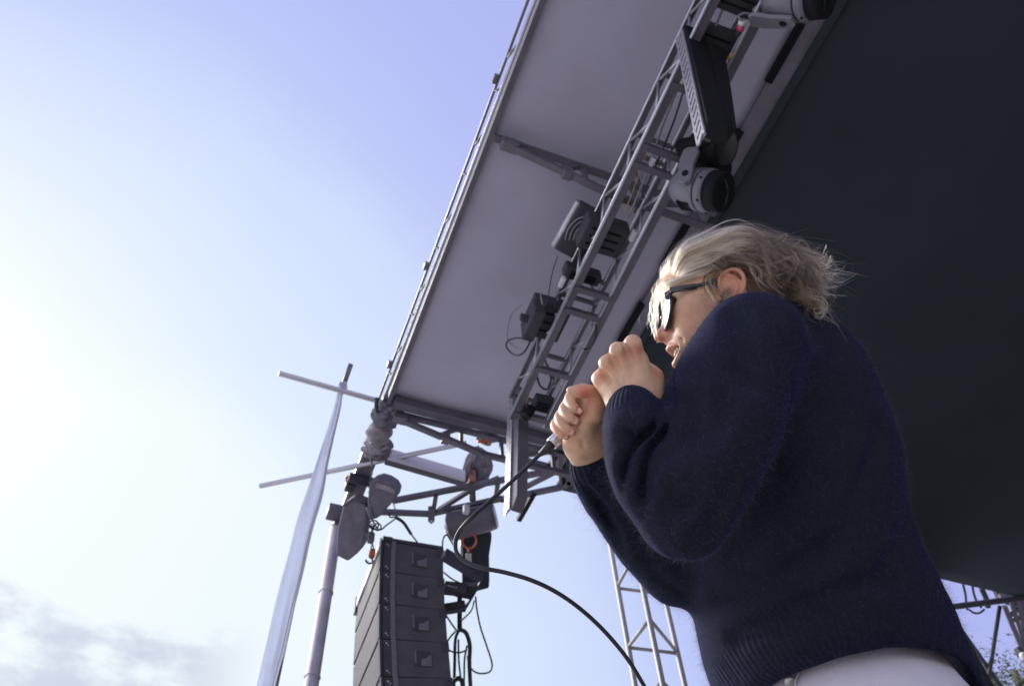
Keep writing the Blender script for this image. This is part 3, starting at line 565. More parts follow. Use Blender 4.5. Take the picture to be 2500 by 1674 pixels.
MB().tube(W(1144, 1339, 8.65), W(1144, 1352, 8.65), .012, 8).build('shank', 'orange', rg)
MB().bbox(W(1144, 1362, 8.65), cdir(1, 0, 0), cdir(0, 1, 0), cdir(0, 0, 1), .03, .05, .02, .008).build('shackle', 'galv', rg)
cable([W(1081, 1348, 8.5), W(1081, 1318, 8.55), W(1090, 1305, 8.6), W(1100, 1318, 8.6), W(1112, 1338, 8.6)], .009, 'rubber', 'black cable bending over just left of the mic cable bend', name='bridle_cable', group=None)
# ------------------------------------------------------------------ round pole and banner
pl = thing('support_pole', (.955, 6.99, -1.6), 'round grey pole with bands, standing under the end of the outrigger beam', 'pole')
MB().tube((.955, 6.99, -1.6), (.955, 6.99, 5.86), .074, 24, r2=.064).build('shaft', 'pole_paint', pl)
MB().tube((.955, 6.99, 5.86), (.955, 6.99, 5.96), .062, 24, r2=.03).build('tapered_top', 'alu_dark', pl)
for zv in (5.05, 4.15, 2.9): MB().tube((.955, 6.99, zv), (.955, 6.99, zv + .012), .0735, 24).build('band', 'pole_paint', pl)
MB().bbox((.955, 6.99, -1.58), X3, Y3, Z3, .2, .2, .02, .01).build('foot_plate', 'steel_dark', pl)
bn = thing('banner_flag', W(640, 1800, 7.0), 'tall translucent pale blue banner on a pole, slanting up to the pipes', 'banner')
tp, bt_ = W(857, 888, 7.9), W(829, 968, 7.85)
MB().tube(tp, bt_, .024, 12).build('pole_tip', 'alu_dark', bn)
dn_ = W(655, 1674, 7.2)
low = W(560, 2050, 6.9)
MB().hose([bt_, W(800, 1080, 7.75), W(745, 1330, 7.5), W(672, 1674, 7.2), low], [.022, .022, .024, .026, .026], 8).build('pole', 'alu_dark', bn)
MB().bbox(W(838, 946, 7.85), cdir(1, 0, 0), cdir(0, 1, 0), cdir(0, 0, 1), .035, .06, .02, .01).build('top_tie', 'banner', bn)
Lp = [(828, 935), (818, 985), (795, 1060), (772, 1130), (752, 1190), (728, 1260), (705, 1350), (680, 1440), (655, 1550), (627, 1674), (560, 1960)]
Rp = [(838, 935), (833, 990), (815, 1070), (800, 1140), (788, 1210), (762, 1300), (740, 1400), (715, 1500), (695, 1590), (672, 1674), (610, 1960)]
Lb = bez([Vector((x, y, 0)) for x, y in Lp], 8); Rb = bez([Vector((x, y, 0)) for x, y in Rp], 8)
def flag(u, v):
    i = min(len(Lb) - 1, int(round(u * (len(Lb) - 1)))); p = Lb[i].lerp(Rb[i], v); zq = 7.88 - .78 * u
    wv_ = .012 * math.sin(v * 7 + u * 6) * min(1, u * 4) + .005 * math.sin(v * 13 - u * 15)
    return W(p.x, p.y, zq - .05 + wv_)
MB().grid(flag, len(Lb) - 1, 14, .004).build('cloth', 'banner', bn)
def seam(u): return flag(u, .86) + cdir(0, 0, .012)
MB().hose([seam(k / 60) for k in range(2, 61)], .005, 5).build('hem_seam', 'alu', bn)
# ------------------------------------------------------------------ line array
dn0 = Vector((.06, -.03, -1)).normalized()
PT = onY(935, 1318, 6.5)
tilt = 0
fr = thing('flying_frame', PT, 'dark flying frame with silver side bar on top of the speaker stack', 'rigging frame')
def cab_axes(a):
    dnv = Vector((math.sin(a), 0, -math.cos(a))); wv = Vector((math.cos(a), -.03, math.sin(a))).normalized(); dv = dnv.cross(wv).normalized()
    if dv.y < 0: dv = -dv
    return wv, dv, dnv
WD, DP, HT = .63, 1.12, .365
wv, dv, dnv = cab_axes(.03)
def slab(mb, o, x0, x1, y0, y1, z0, z1, wv, dv, dnv, b=0):
    c = o + wv * (x0 + x1) / 2 + dv * (y0 + y1) / 2 + dnv * (z0 + z1) / 2
    (mb.bbox if b else mb.box)(c, wv, dv, dnv, (x1 - x0) / 2, (y1 - y0) / 2, (z1 - z0) / 2, *((b,) if b else ()))
    return mb
slab(MB(), PT, -.03, -.005, -.01, 1.10, -.02, .07, wv, dv, dnv, .005).build('side_bar', 'galv', fr)
slab(MB(), PT, -.04, -.004, 1.06, 1.14, -.06, .12, wv, dv, dnv, .005).build('bar_end', 'steel_dark', fr)
for k in range(2): slab(MB(), PT, -.034, -.0305, .10 + k * .6, .36 + k * .62, .04, .075, wv, dv, dnv).build('bar_slot', 'pale_paint', fr)
slab(MB(), PT, 0, WD, -.002, .06, -.045, -.004, wv, dv, dnv, .006).build('front_bar', 'steel_black', fr)
slab(MB(), PT, 0, .10, 0, .4, -.06, -.004, wv, dv, dnv, .006).build('corner_block', 'steel_black', fr)
# arm going back right with blue grey face, and lower arms
fA, fB = W(1083, 1352, 8.0), W(1176, 1408, 8.1)
MB().beam(fA, fB, .09, .10, ch=.006).build('rear_arm', 'drape_cloth', fr)
MB().beam(W(1085, 1434, 8.2), W(1140, 1440, 8.2), .10, .10, ch=.006).build('rear_arm', 'steel_black', fr)
MB().beam(W(1087, 1486, 8.2), W(1136, 1478, 8.2), .06, .10, ch=.006).build('rear_arm', 'steel_black', fr)
MB().prism([W(x, y, 8.2) for x, y in ((1108, 1428), (1166, 1430), (1176, 1412), (1172, 1425), (1152, 1464), (1110, 1456))], cdir(0, 0, -1) * .12).build('joint_plate', 'steel_black', fr, bevel=.01)
MB().prism([W(x, y, 8.15) for x, y in ((1150, 1460), (1166, 1440), (1134, 1494), (1128, 1490))], cdir(0, 0, -1) * .05).build('gusset', 'steel_black', fr)
for k in range(5): MB().bbox(W(1089 + k * 6, 1428 + k * 1.3, 8.14), cdir(1, 0, 0), cdir(0, 1, 0), cdir(0, 0, 1), .004, .008, .004, .002).build('pin', 'galv', fr)
names = ('topmost speaker cabinet of the hanging stack, under the flying frame', 'second speaker cabinet from the top of the hanging stack', 'third speaker cabinet from the top of the hanging stack', 'fourth speaker cabinet from the top, cut by the bottom edge', None)
o = PT.copy()
for k in range(6):
    a = .03 + .025 * k
    wv, dv, dnv = cab_axes(a)
    t = thing('line_array_cabinet', o, names[k] if k < 4 else ('fifth speaker cabinet of the stack, below the bottom edge of the picture', 'lowest speaker cabinet of the stack, far below the picture edge')[k - 4], 'speaker', 'speaker cabinets in the hanging stack')
    g_ = .006
    slab(MB(), o, .012, WD, .0, DP, g_, HT - g_, wv, dv, dnv, .01).build('cabinet_body', 'cabinet_black', t)
    # grille on the audience side
    slab(MB(), o, -.014, .010, .03, DP - .02, g_ + .008, HT - g_ - .008, wv, dv, dnv, .006).build('grille', 'grille', t)
    slab(MB(), o, -.02, .004, -.012, .028, g_, HT - g_, wv, dv, dnv, .004).build('corner_post', 'steel_black', t)
    slab(MB(), o, .09, .135, -.010, -.0005, 0, HT, wv, dv, dnv, .003).build('rigging_rail', 'handle_plate', t)
    slab(MB(), o, .015, .088, -.006, -.0005, .02, HT - .02, wv, dv, dnv).build('side_plate', 'steel_black', t)
    # recessed handle: dark pocket and a lighter scooped lip
    slab(MB(), o, .30, .46, -.006, .0, .11, .26, wv, dv, dnv, .003).build('handle_pocket', 'steel_black', t)
    q = lambda x, y_, z_: o + wv * x + dv * y_ + dnv * z_
    MB().prism([q(.355, -.012, .255), q(.455, -.012, .255), q(.455, -.012, .135), q(.44, -.012, .15), q(.405, -.012, .178), q(.36, -.012, .192)], dv * .006).build('handle_lip', 'handle_plate', t)
    slab(MB(), o, .30, .316, -.014, -.004, .10, .24, wv, dv, dnv, .002).build('handle_edge', 'handle_plate', t)
    slab(MB(), o, .56, WD + .004, -.004, -.0005, .0, .10, wv, dv, dnv).build('corner_plate', 'steel_black', t)
    for zz_ in (.05, HT - .05):
        MB().ball(q(.045, -.008, zz_), .008, n=8).build('bolt', 'galv', t); MB().ball(q(.062, -.008, zz_ + .02), .006, n=8).build('bolt', 'galv', t)
    o = o + dnv * HT + wv * (.004)
# cables behind the stack
cg = 'cables hanging behind the speaker stack'
def cab(pts, r, lb, z=8.3): cable([W(x, y, z) for x, y in pts], r, 'rubber', lb, name='speaker_cable', group=cg)
cab([(1161, 1455), (1164, 1485), (1173, 1530), (1188, 1575), (1201, 1618), (1196, 1638), (1176, 1643), (1158, 1638), (1145, 1622), (1141, 1600)], .009, 'black cable in a wide free loop right of the speaker stack')
cab([(1122, 1440), (1122, 1490), (1122, 1540)], .026, 'thick black cable bundle hanging straight down behind the stack')
cab([(1122, 1535), (1112, 1560), (1110, 1620), (1108, 1700)], .016, 'left strand of the thick cable bundle', 8.25)
cab([(1122, 1535), (1138, 1545), (1147, 1575), (1146, 1620), (1150, 1700)], .022, 'right strand of the thick cable bundle, arching over', 8.25)
cab([(1119, 1560), (1120, 1610), (1124, 1650), (1128, 1700)], .010, 'middle strand of the cable bundle', 8.2)
cab([(1140, 1575), (1134, 1610), (1133, 1660), (1130, 1700)], .010, 'thin strand right of the middle one in the bundle', 8.2)
cab([(1112, 1540), (1098, 1556), (1089, 1575), (1100, 1588), (1120, 1592), (1140, 1586)], .009, 'black cable curling round the bundle in a hoop', 8.2)
cab([(1158, 1465), (1150, 1490), (1126, 1515)], .008, 'black cable slanting from the frame joint to the bundle', 8.2)
cab([(1086, 1496), (1100, 1518), (1116, 1540)], .009, 'black cable coming out behind the second cabinet', 8.2)
cab([(1088, 1605), (1094, 1640), (1105, 1700)], .010, 'black cable along the right edge of the lower cabinets', 8.2)
cab([(1083, 1396), (1103, 1412), (1126, 1424)], .008, 'black cable behind the top cabinet under the rear arm', 8.2)
cab([(1110, 1660), (1120, 1655), (1130, 1668), (1128, 1700)], .024, 'thick black plug end in the cable bundle', 8.15)
# ------------------------------------------------------------------ lattice tower at the lower right
tw = thing('lattice_tower', (3.9, 6.5, -1.6), 'pale grey three legged lattice tower rising behind the singer\'s elbow', 'tower')
def leg(x, y, r):
    MB().tube((x, y, -1.6), (x, y, 7.4), r, 14).build('leg', 'tower_paint', tw)
pL = onZ(1545, 1640, 4.9); pM = onZ(1610, 1630, 4.62); pR = onZ(1665, 1640, 4.9)
lg = [Vector((p.x, p.y, 0)) for p in (pL, pM, pR)]
for p in lg: leg(p.x, p.y, .030)
def tpt(i, x, y):   # point on leg i nearest the pixel row y
    best = None
    for q in np.linspace(-1, 7.4, 841):
        c = R.T @ np.array((lg[i].x, lg[i].y, q)); yy = CY - FPX * c[1] / -c[2]
        if best is None or abs(yy - y) < best[0]: best = (abs(yy - y), q)
    return Vector((lg[i].x, lg[i].y, best[1]))
for a, ya_, b, yb_ in ((0, 1435, 2, 1449), (0, 1580, 2, 1594), (0, 1430, 1, 1350), (0, 1578, 1, 1512), (1, 1510, 2, 1592), (0, 1740, 2, 1750), (0, 1738, 1, 1662), (1, 1660, 2, 1748), (1, 1362, 2, 1446), (0, 1300, 2, 1312), (0, 1296, 1, 1228), (1, 1226, 2, 1308)):
    MB().tube(tpt(a, 0, ya_), tpt(b, 0, yb_), .020, 10).build('brace', 'tower_paint', tw)
# ------------------------------------------------------------------ far corner at the lower right
pipe(onZ(2280, 1486, 6.0), onZ(2600, 1446, 6.0), .038, 'thick dark pipe across the gap at the lower right', 'steel_black', 'thick_pipe', None)
pg = 'cables over the thick pipe'
zf = 11.0
for pts, r, lb in (([(2351, 1424), (2357, 1450), (2359, 1470), (2362, 1488)], .016, 'left cable dropping from the roof edge to the thick pipe'),
                   ([(2374, 1428), (2378, 1450), (2386, 1470), (2396, 1482)], .016, 'middle cable dropping from the roof edge to the thick pipe'),
                   ([(2396, 1436), (2404, 1452), (2410, 1468), (2412, 1482)], .036, 'thick right cable dropping from the roof edge to the thick pipe'),
                   ([(2366, 1487), (2378, 1495), (2392, 1495), (2404, 1486)], .014, 'cable looping under the thick pipe')):
    cable([W(x, y, zf) for x, y in pts], r, 'steel_black', lb, name='draped_cable', group=pg)
fs = thing('rear_truss_leg', W(2480, 1560, 11), 'rusty dark truss leg with braces at the right edge of the picture', 'truss')
for (x0, y0, x1, y1, w) in ((2452, 1478, 2498, 1590, .06), (2462, 1450, 2512, 1600, .05), (2478, 1440, 2530, 1640, .06), (2490, 1440, 2548, 1640, .05), (2462, 1506, 2505, 1465, .045), (2466, 1516, 2512, 1500, .04), (2440, 1455, 2520, 1440, .06), (2486, 1486, 2520, 1510, .04), (2470, 1480, 2500, 1475, .05), (2495, 1590, 2560, 1760, .06)):
    MB().beam(W(x0, y0, 11.2), W(x1, y1, 11.2), w, w).build('strut', 'steel_dark', fs)
MB().prism([W(x, y, 11.3) for x, y in ((2432, 1444), (2500, 1430), (2560, 1500), (2470, 1480), (2443, 1468))], cdir(0, 0, -1) * .1).build('corner_plate', 'steel_black', fs)
for (x0, y0, x1, y1, w, lb) in ((2441, 1478, 2405, 1710, .055, 'thin dark upright brace at the lower right'), (2345, 1535, 2462, 1700, .065, 'dark diagonal brace crossing the upright at the lower right')):
    tag(MB().tube(W(x0, y0, 11.4), W(x1, y1, 11.0), w / 2, 10).build('brace_pipe', 'steel_black'), lb, 'pipe', 'crossed braces in the gap')
lp = thing('floodlight', W(2496, 1595, 10.5), 'small pale round floodlight at the right edge beside the truss leg', 'floodlight')
MB().ball(W(2499, 1600, 10.5), .05, n=16).build('globe', 'white_knob', lp); MB().bbox(W(2489, 1590, 10.6), X3, Y3, Z3, .04, .04, .05, .01).build('housing', 'steel_black', lp)
# ------------------------------------------------------------------ tree far behind
def tree(base, top, spread, seed, label, nl):
    rr = random.Random(seed); t = thing('tree', base, label, 'tree', 'trees far behind the stage'); base = Vector(base); top = Vector(top)
    tk = MB(); tk.hose(bez([base, base.lerp(top, .3) + Vector((.2, .1, 0)), base.lerp(top, .6) - Vector((.1, .2, 0)), top], 5), [.35 * (1 - .045 * k) for k in range(16)], 9)
    ends = []
    for k in range(26):
        p = base.lerp(top, rr.uniform(.4, .95)); d = Vector((rr.gauss(0, 1), rr.gauss(0, 1), rr.uniform(.1, .9))).normalized(); e = p + d * spread * rr.uniform(.5, 1)
        tk.hose(bez([p, p.lerp(e, .5) + Vector((0, 0, .2)), e], 4), [.07, .065, .06, .05, .045, .04, .03, .022, .015], 5); ends.append((p, e))
    tk.build('trunk', 'bark', t)
    V = []; F = []
    for k in range(nl):
        p, e = rr.choice(ends); q = p.lerp(e, rr.uniform(.45, 1.12)) + Vector((rr.gauss(0, .28), rr.gauss(0, .28), rr.gauss(0, .25)))
        a = Vector((rr.gauss(0, 1), rr.gauss(0, 1), rr.gauss(0, 1))).normalized(); b = a.orthogonal().normalized(); s = rr.uniform(.035, .065); i = len(V)
        V += [q - a * s, q + b * s * .45, q + a * s, q - b * s * .45]; F += [(i, i + 1, i + 2, i + 3)]
    cr_ = MB(); cr_.add(V, F); c = cr_.build('crown', 'leaf', t); c['kind'] = 'stuff'
tb = Vector(ray(2430, 1690)) ; tb = tb / tb.xy.length * 19
tree((tb.x, tb.y, -1.6), (tb.x, tb.y, tb.z + .55), 2.0, 4, 'leafy tree seen through the gap at the lower right behind the crossed braces', 22000)
tb2 = Vector(ray(2520, 1720)); tb2 = tb2 / tb2.xy.length * 24
tree((tb2.x, tb2.y, -1.6), (tb2.x, tb2.y, tb2.z + .9), 2.6, 11, 'second leafy tree at the far lower right corner', 20000)
# ------------------------------------------------------------------ implicit-surface modelling kit (for the person)
class SDF:
    def __init__(s, lo, hi, h):
        s.lo = np.array(lo, float); s.h = h; s.n = np.ceil((np.array(hi, float) - s.lo) / h).astype(int) + 1
        s.F = np.full(s.n, 0.05, np.float32); s.ax = [s.lo[i] + h * np.arange(s.n[i]) for i in range(3)]
    def _sub(s, lo, hi, m):
        i0 = np.clip(np.floor((np.array(lo) - m - s.lo) / s.h).astype(int), 0, s.n); i1 = np.clip(np.ceil((np.array(hi) + m - s.lo) / s.h).astype(int) + 1, 0, s.n)
        if (i1 <= i0).any(): return None
        sl_ = tuple(slice(a, b) for a, b in zip(i0, i1)); G = np.meshgrid(*[s.ax[i][sl_[i]] for i in range(3)], indexing='ij')
        return sl_, G
    def _put(s, sl_, d, k, cut=False):
        F = s.F[sl_]; d = d.astype(np.float32)
        if cut: d = -d; hh = np.clip(0.5 - 0.5 * (d - F) / k, 0, 1); s.F[sl_] = -(-(F * hh + d * (1 - hh))) + k * hh * (1 - hh) if False else np.maximum(F, d) + np.maximum(k - np.abs(F - d), 0) ** 2 / (4 * k)
        else: s.F[sl_] = np.minimum(F, d) - np.maximum(k - np.abs(F - d), 0) ** 2 / (4 * k)
    def cap(s, a, b, ra, rb=None, k=0.01, cut=False, flat=None):
        a = np.array(a, float); b = np.array(b, float); rb = ra if rb is None else rb; r = max(ra, rb)
        q = s._sub(np.minimum(a, b) - r, np.maximum(a, b) + r, 0.04)
        if q is None: return s
        sl_, G = q; ba = b - a; L2 = max(ba @ ba, 1e-12); P = [G[i] - a[i] for i in range(3)]
        t = np.clip((P[0] * ba[0] + P[1] * ba[1] + P[2] * ba[2]) / L2, 0, 1)
        d = np.sqrt(sum((P[i] - ba[i] * t) ** 2 for i in range(3))) - (ra + (rb - ra) * t)
        s._put(sl_, d, k, cut); return s
    def chain(s, pts, rs, k=0.01, sub=5, cut=False):
        Q = bez([Vector((*p, )) for p in pts], sub); rr = np.interp(np.linspace(0, len(pts) - 1, len(Q)), range(len(pts)), rs)
        # union of the chain first (hard), then blend
        lo = np.min([np.array(q) for q in Q], 0) - max(rs); hi = np.max([np.array(q) for q in Q], 0) + max(rs); q = s._sub(lo, hi, 0.04)
        if q is None: return s
        sl_, G = q; D = None
        for i in range(len(Q) - 1):
            a = np.array(Q[i]); b = np.array(Q[i + 1]); ba = b - a; L2 = max(ba @ ba, 1e-12); P = [G[j] - a[j] for j in range(3)]
            t = np.clip((P[0] * ba[0] + P[1] * ba[1] + P[2] * ba[2]) / L2, 0, 1)
            d = np.sqrt(sum((P[j] - ba[j] * t) ** 2 for j in range(3))) - (rr[i] + (rr[i + 1] - rr[i]) * t)
            D = d if D is None else np.minimum(D, d)
        s._put(sl_, D, k, cut); return s
    def ell(s, c, r, ax=None, k=0.01, cut=False):
        c = np.array(c, float); r = np.array(r, float); ax = np.eye(3) if ax is None else np.array([np.array(a, float) / np.linalg.norm(a) for a in ax]); R_ = max(r)
        q = s._sub(c - R_, c + R_, 0.04)
        if q is None: return s
        sl_, G = q; P = [G[i] - c[i] for i in range(3)]; L_ = [sum(ax[j][i] * P[i] for i in range(3)) for j in range(3)]
        k0 = np.sqrt(sum((L_[j] / r[j]) ** 2 for j in range(3))); k1 = np.sqrt(sum((L_[j] / r[j] ** 2) ** 2 for j in range(3)))
        s._put(sl_, k0 * (k0 - 1) / np.maximum(k1, 1e-9), k, cut); return s
    def mesh(s):   # surface nets
        F = s.F; ins = F < 0; n = s.n
        c = np.zeros(tuple(n - 1), np.int8)
        for i in (0, 1):
            for j in (0, 1):
                for k in (0, 1): c += ins[i:n[0] - 1 + i, j:n[1] - 1 + j, k:n[2] - 1 + k]
        act = (c > 0) & (c < 8); ids = -np.ones(act.shape, np.int64); I = np.argwhere(act); ids[act] = np.arange(len(I))
        acc = np.zeros((len(I), 3)); cnt = np.zeros(len(I)); cor = [(i, j, k) for i in (0, 1) for j in (0, 1) for k in (0, 1)]
        val = {q: F[I[:, 0] + q[0], I[:, 1] + q[1], I[:, 2] + q[2]] for q in cor}
        for a in cor:
            for d in range(3):
                if a[d]: continue
                b = tuple(a[m] + (1 if m == d else 0) for m in range(3)); va, vb = val[a], val[b]; cr_ = (va < 0) != (vb < 0)
                t = np.where(cr_, va / np.where(cr_, va - vb, 1), 0)
                for m in range(3): acc[:, m] += np.where(cr_, a[m] + (t if m == d else 0), 0)
                cnt += cr_
        V = (I + acc / cnt[:, None]) * s.h + s.lo; Q = []
        for d in range(3):
            e, f = [(1, 2), (2, 0), (0, 1)][d]
            s0 = [slice(None)] * 3; s1 = [slice(None)] * 3; s0[d] = slice(0, n[d] - 1); s1[d] = slice(1, n[d]); A = ins[tuple(s0)]; B = ins[tuple(s1)]
            E = np.argwhere(A != B); E = E[(E[:, e] > 0) & (E[:, f] > 0) & (E[:, e] < n[e] - 1) & (E[:, f] < n[f] - 1)]
            fl_ = A[tuple(E.T)]; def_ = []
            for de, df in ((0, 0), (-1, 0), (-1, -1), (0, -1)):
                q = E.copy(); q[:, e] += de; q[:, f] += df; def_.append(ids[tuple(q.T)])
            qd = np.stack(def_, 1); qd[~fl_] = qd[~fl_][:, ::-1]; Q.append(qd)
        return V, np.concatenate(Q)
def np_mesh(name, V, Q, m, parent, world=None, smooth=True):
    me = bpy.data.meshes.new(name); org = np.array(ORG[parent.name]) if parent else np.zeros(3)
    V = V if world is None else world(V)
    me.vertices.add(len(V)); me.vertices.foreach_set('co', (V - org).astype(np.float32).ravel())
    me.loops.add(Q.size); me.loops.foreach_set('vertex_index', Q.astype(np.int32).ravel())
    me.polygons.add(len(Q)); me.polygons.foreach_set('loop_start', np.arange(0, Q.size, Q.shape[1], dtype=np.int32))
    me.polygons.foreach_set('use_smooth', np.ones(len(Q), bool)); me.update(calc_edges=True); me.validate()
    me.materials.append(MATS[m] if isinstance(m, str) else m)
    o = bpy.data.objects.new(name, me); C.objects.link(o); ORG[o.name] = Vector(org)
    if parent: o.parent = parent
    return o
def smooth_mesh(V, Q, it, lam=0.5):
    e = np.concatenate([Q[:, [i, (i + 1) % 4]] for i in range(4)]); nb = np.zeros(len(V)); np.add.at(nb, e[:, 0], 1); np.add.at(nb, e[:, 1], 1)
    for _ in range(it):
        a = np.stack([np.bincount(e[:, 0], V[e[:, 1], j], len(V)) + np.bincount(e[:, 1], V[e[:, 0], j], len(V)) for j in range(3)], 1)
        V = V + lam * (a / nb[:, None] - V)
    return V
def set_attr(o, name, vals):
    at = o.data.attributes.new(name, 'FLOAT', 'POINT'); at.data.foreach_set('value', np.asarray(vals, np.float32))
# materials of the person
sk = mat('skin', (0.57, 0.36, 0.220), 0.5, var=0.18, scale=34, bump=0.10, bscale=300, sss=0.12, spec=0.4)
t_ = sk.node_tree; b_s = t_.nodes['Principled BSDF']
at_ = t_.nodes.new('ShaderNodeAttribute'); at_.attribute_name = 'red'; mx_ = t_.nodes.new('ShaderNodeMix'); mx_.data_type = 'RGBA'; mx_.inputs['B'].default_value = (0.50, 0.15, 0.085, 1)
src = b_s.inputs['Base Color'].links[0].from_socket; t_.links.new(at_.outputs['Fac'], mx_.inputs['Factor']); t_.links.new(src, mx_.inputs['A'])
at2 = t_.nodes.new('ShaderNodeAttribute'); at2.attribute_name = 'shade_hair'; mx2 = t_.nodes.new('ShaderNodeMix'); mx2.data_type = 'RGBA'; mx2.inputs['B'].default_value = (0.10, 0.055, 0.035, 1)
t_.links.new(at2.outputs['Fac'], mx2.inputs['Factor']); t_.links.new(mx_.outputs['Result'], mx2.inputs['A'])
# freckles
fn_ = t_.nodes.new('ShaderNodeTexNoise'); fn_.inputs['Scale'].default_value = 260; fn_.inputs['Detail'].default_value = 1
tcx = t_.nodes.new('ShaderNodeTexCoord'); t_.links.new(tcx.outputs['Object'], fn_.inputs['Vector']); fr_ = t_.nodes.new('ShaderNodeMapRange'); fr_.inputs['From Min'].default_value = .68; fr_.inputs['From Max'].default_value = .74; fr_.inputs['To Max'].default_value = .22
t_.links.new(fn_.outputs[0], fr_.inputs['Value']); mx3 = t_.nodes.new('ShaderNodeMix'); mx3.data_type = 'RGBA'; mx3.inputs['B'].default_value = (0.22, 0.10, 0.06, 1); t_.links.new(fr_.outputs[0], mx3.inputs['Factor']); t_.links.new(mx2.outputs['Result'], mx3.inputs['A']); t_.links.new(mx3.outputs['Result'], b_s.inputs['Base Color'])
mat('wool', (0.0150, 0.0185, 0.027), 0.95, var=0.14, scale=30, bump=0.25, bscale=420, spec=0.08, sheen=0.08, sheen_col=(0.14, 0.12, 0.95), sheen_rough=0.45)
mat('denim', (0.70, 0.67, 0.74), 0.85, var=0.06, scale=14, bump=0.4, bscale=600, spec=0.2, sheen=0.1, sheen_col=(.5, .5, 1))
mat('tooth', (0.55, 0.50, 0.38), 0.3, var=0.05)
mat('mouth_dark', (0.09, 0.02, 0.018), 0.5)
mat('nail', (0.62, 0.38, 0.31), 0.3, var=0.05)
mat('frame_black', (0.012, 0.014, 0.022), 0.3, var=0.1, coat=0.3)
mat('sky_grey_lens', (0.22, 0.24, 0.30), 0.45, 0.0, var=0.04, spec=0.25)  # sky reflection painted into the lens as flat matte grey
mat('mic_metal', (0.62, 0.62, 0.63), 0.32, 0.75, var=0.08, scale=30, dirt=.15)
mat('mic_body', (0.018, 0.018, 0.02), 0.35, var=0.1)
mat('metal_button', (0.45, 0.42, 0.40), 0.35, 0.8)
mat('shoe', (0.03, 0.03, 0.03), 0.6)
def strand_mat(name, root, tip, rough=0.35):
    m = bpy.data.materials.new(name); m.use_nodes = True; t = m.node_tree; b = t.nodes['Principled BSDF']
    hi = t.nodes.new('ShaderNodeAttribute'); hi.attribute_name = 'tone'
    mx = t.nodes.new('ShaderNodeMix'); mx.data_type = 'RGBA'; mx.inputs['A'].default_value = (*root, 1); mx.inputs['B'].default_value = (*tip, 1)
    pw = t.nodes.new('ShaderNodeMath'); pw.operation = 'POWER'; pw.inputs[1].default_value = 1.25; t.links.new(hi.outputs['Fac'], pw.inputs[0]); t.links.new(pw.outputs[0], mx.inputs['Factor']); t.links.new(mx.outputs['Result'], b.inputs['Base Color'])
    if name == 'hair_strand':
        hb = t.nodes.new('ShaderNodeBsdfHairPrincipled'); hb.model = 'CHIANG'; hb.parametrization = 'COLOR'; t.links.new(mx.outputs['Result'], hb.inputs['Color'])
        hb.inputs['Roughness'].default_value = 0.32; hb.inputs['Radial Roughness'].default_value = 0.45; hb.inputs['Coat'].default_value = 0.0
        t.links.new(hb.outputs[0], t.nodes['Material Output'].inputs[0])
    else: b.inputs['Roughness'].default_value = rough; b.inputs['Specular IOR Level'].default_value = 0.3
    MATS[name] = m; return m
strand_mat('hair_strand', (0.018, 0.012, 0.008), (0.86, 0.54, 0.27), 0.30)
strand_mat('wool_fibre', (0.020, 0.022, 0.034), (0.16, 0.16, 0.27), 0.6)
def strands(name, curves, m, parent, rroot, rtip, tone):
    """curves: list of (n,3) arrays in world metres ; tone: one value array per strand"""
    org = np.array(ORG[parent.name]); hc = bpy.data.hair_curves.new(name); hc.add_curves([len(c) for c in curves])
    P = np.concatenate(curves) - org; hc.attributes['position'].data.foreach_set('vector', P.astype(np.float32).ravel())
    rad = np.concatenate([np.linspace(rroot, rtip, len(c)) for c in curves]).astype(np.float32)
    ra = hc.attributes.get('radius') or hc.attributes.new('radius', 'FLOAT', 'POINT'); ra.data.foreach_set('value', rad)
    ta = hc.attributes.new('tone', 'FLOAT', 'POINT'); ta.data.foreach_set('value', np.concatenate(tone).astype(np.float32))
    hc.materials.append(MATS[m]); o = bpy.data.objects.new(name, hc); C.objects.link(o); o.parent = parent; ORG[o.name] = Vector(org)
    return o
def P3(x, y, z): return ray(x, y) * z                      # numpy point at a distance z along the view
px = lambda r, z: r * z / FPX                             # size in metres of r photograph pixels at distance z
def npd(x, y, z): return R @ np.array([x, y, z], float)   # direction
# ------------------------------------------------------------------ the singer
HIP = P3(2060, 1600, 1.30)
person = thing('person', (HIP[0], HIP[1], -0.28), 'blond singer in a fuzzy navy sweater and sunglasses, gripping a microphone with both hands', 'person')
# ---- head, in its own frame: f forward, u up, l to the left ear
Fh = npd(-.975, -.15, -.11); Uh = npd(-.01, .86, -.50); Fh /= np.linalg.norm(Fh); Uh -= Fh * (Uh @ Fh); Uh /= np.linalg.norm(Uh); Lh = np.cross(Uh, Fh)
HS = .93
HO = npd(.3427, .0452, -1.314)
def hw(V): V = np.atleast_2d(np.asarray(V, float)) * HS; return HO + V[:, :1] * Fh + V[:, 1:2] * Uh + V[:, 2:3] * Lh
def hp(f, u, l): return hw((f, u, l))[0]
S = SDF((-.125, -.20, -.10), (.150, .155, .115), .0017)
S.ell((-.008, .050, 0), (.098, .086, .074), k=.01)
S.ell((.030, .040, 0), (.072, .080, .066), k=.03)
S.ell((.048, -.012, 0), (.046, .070, .056), k=.03)          # mid face
S.ell((.030, -.055, 0), (.045, .045, .052), k=.03)          # jaw mass
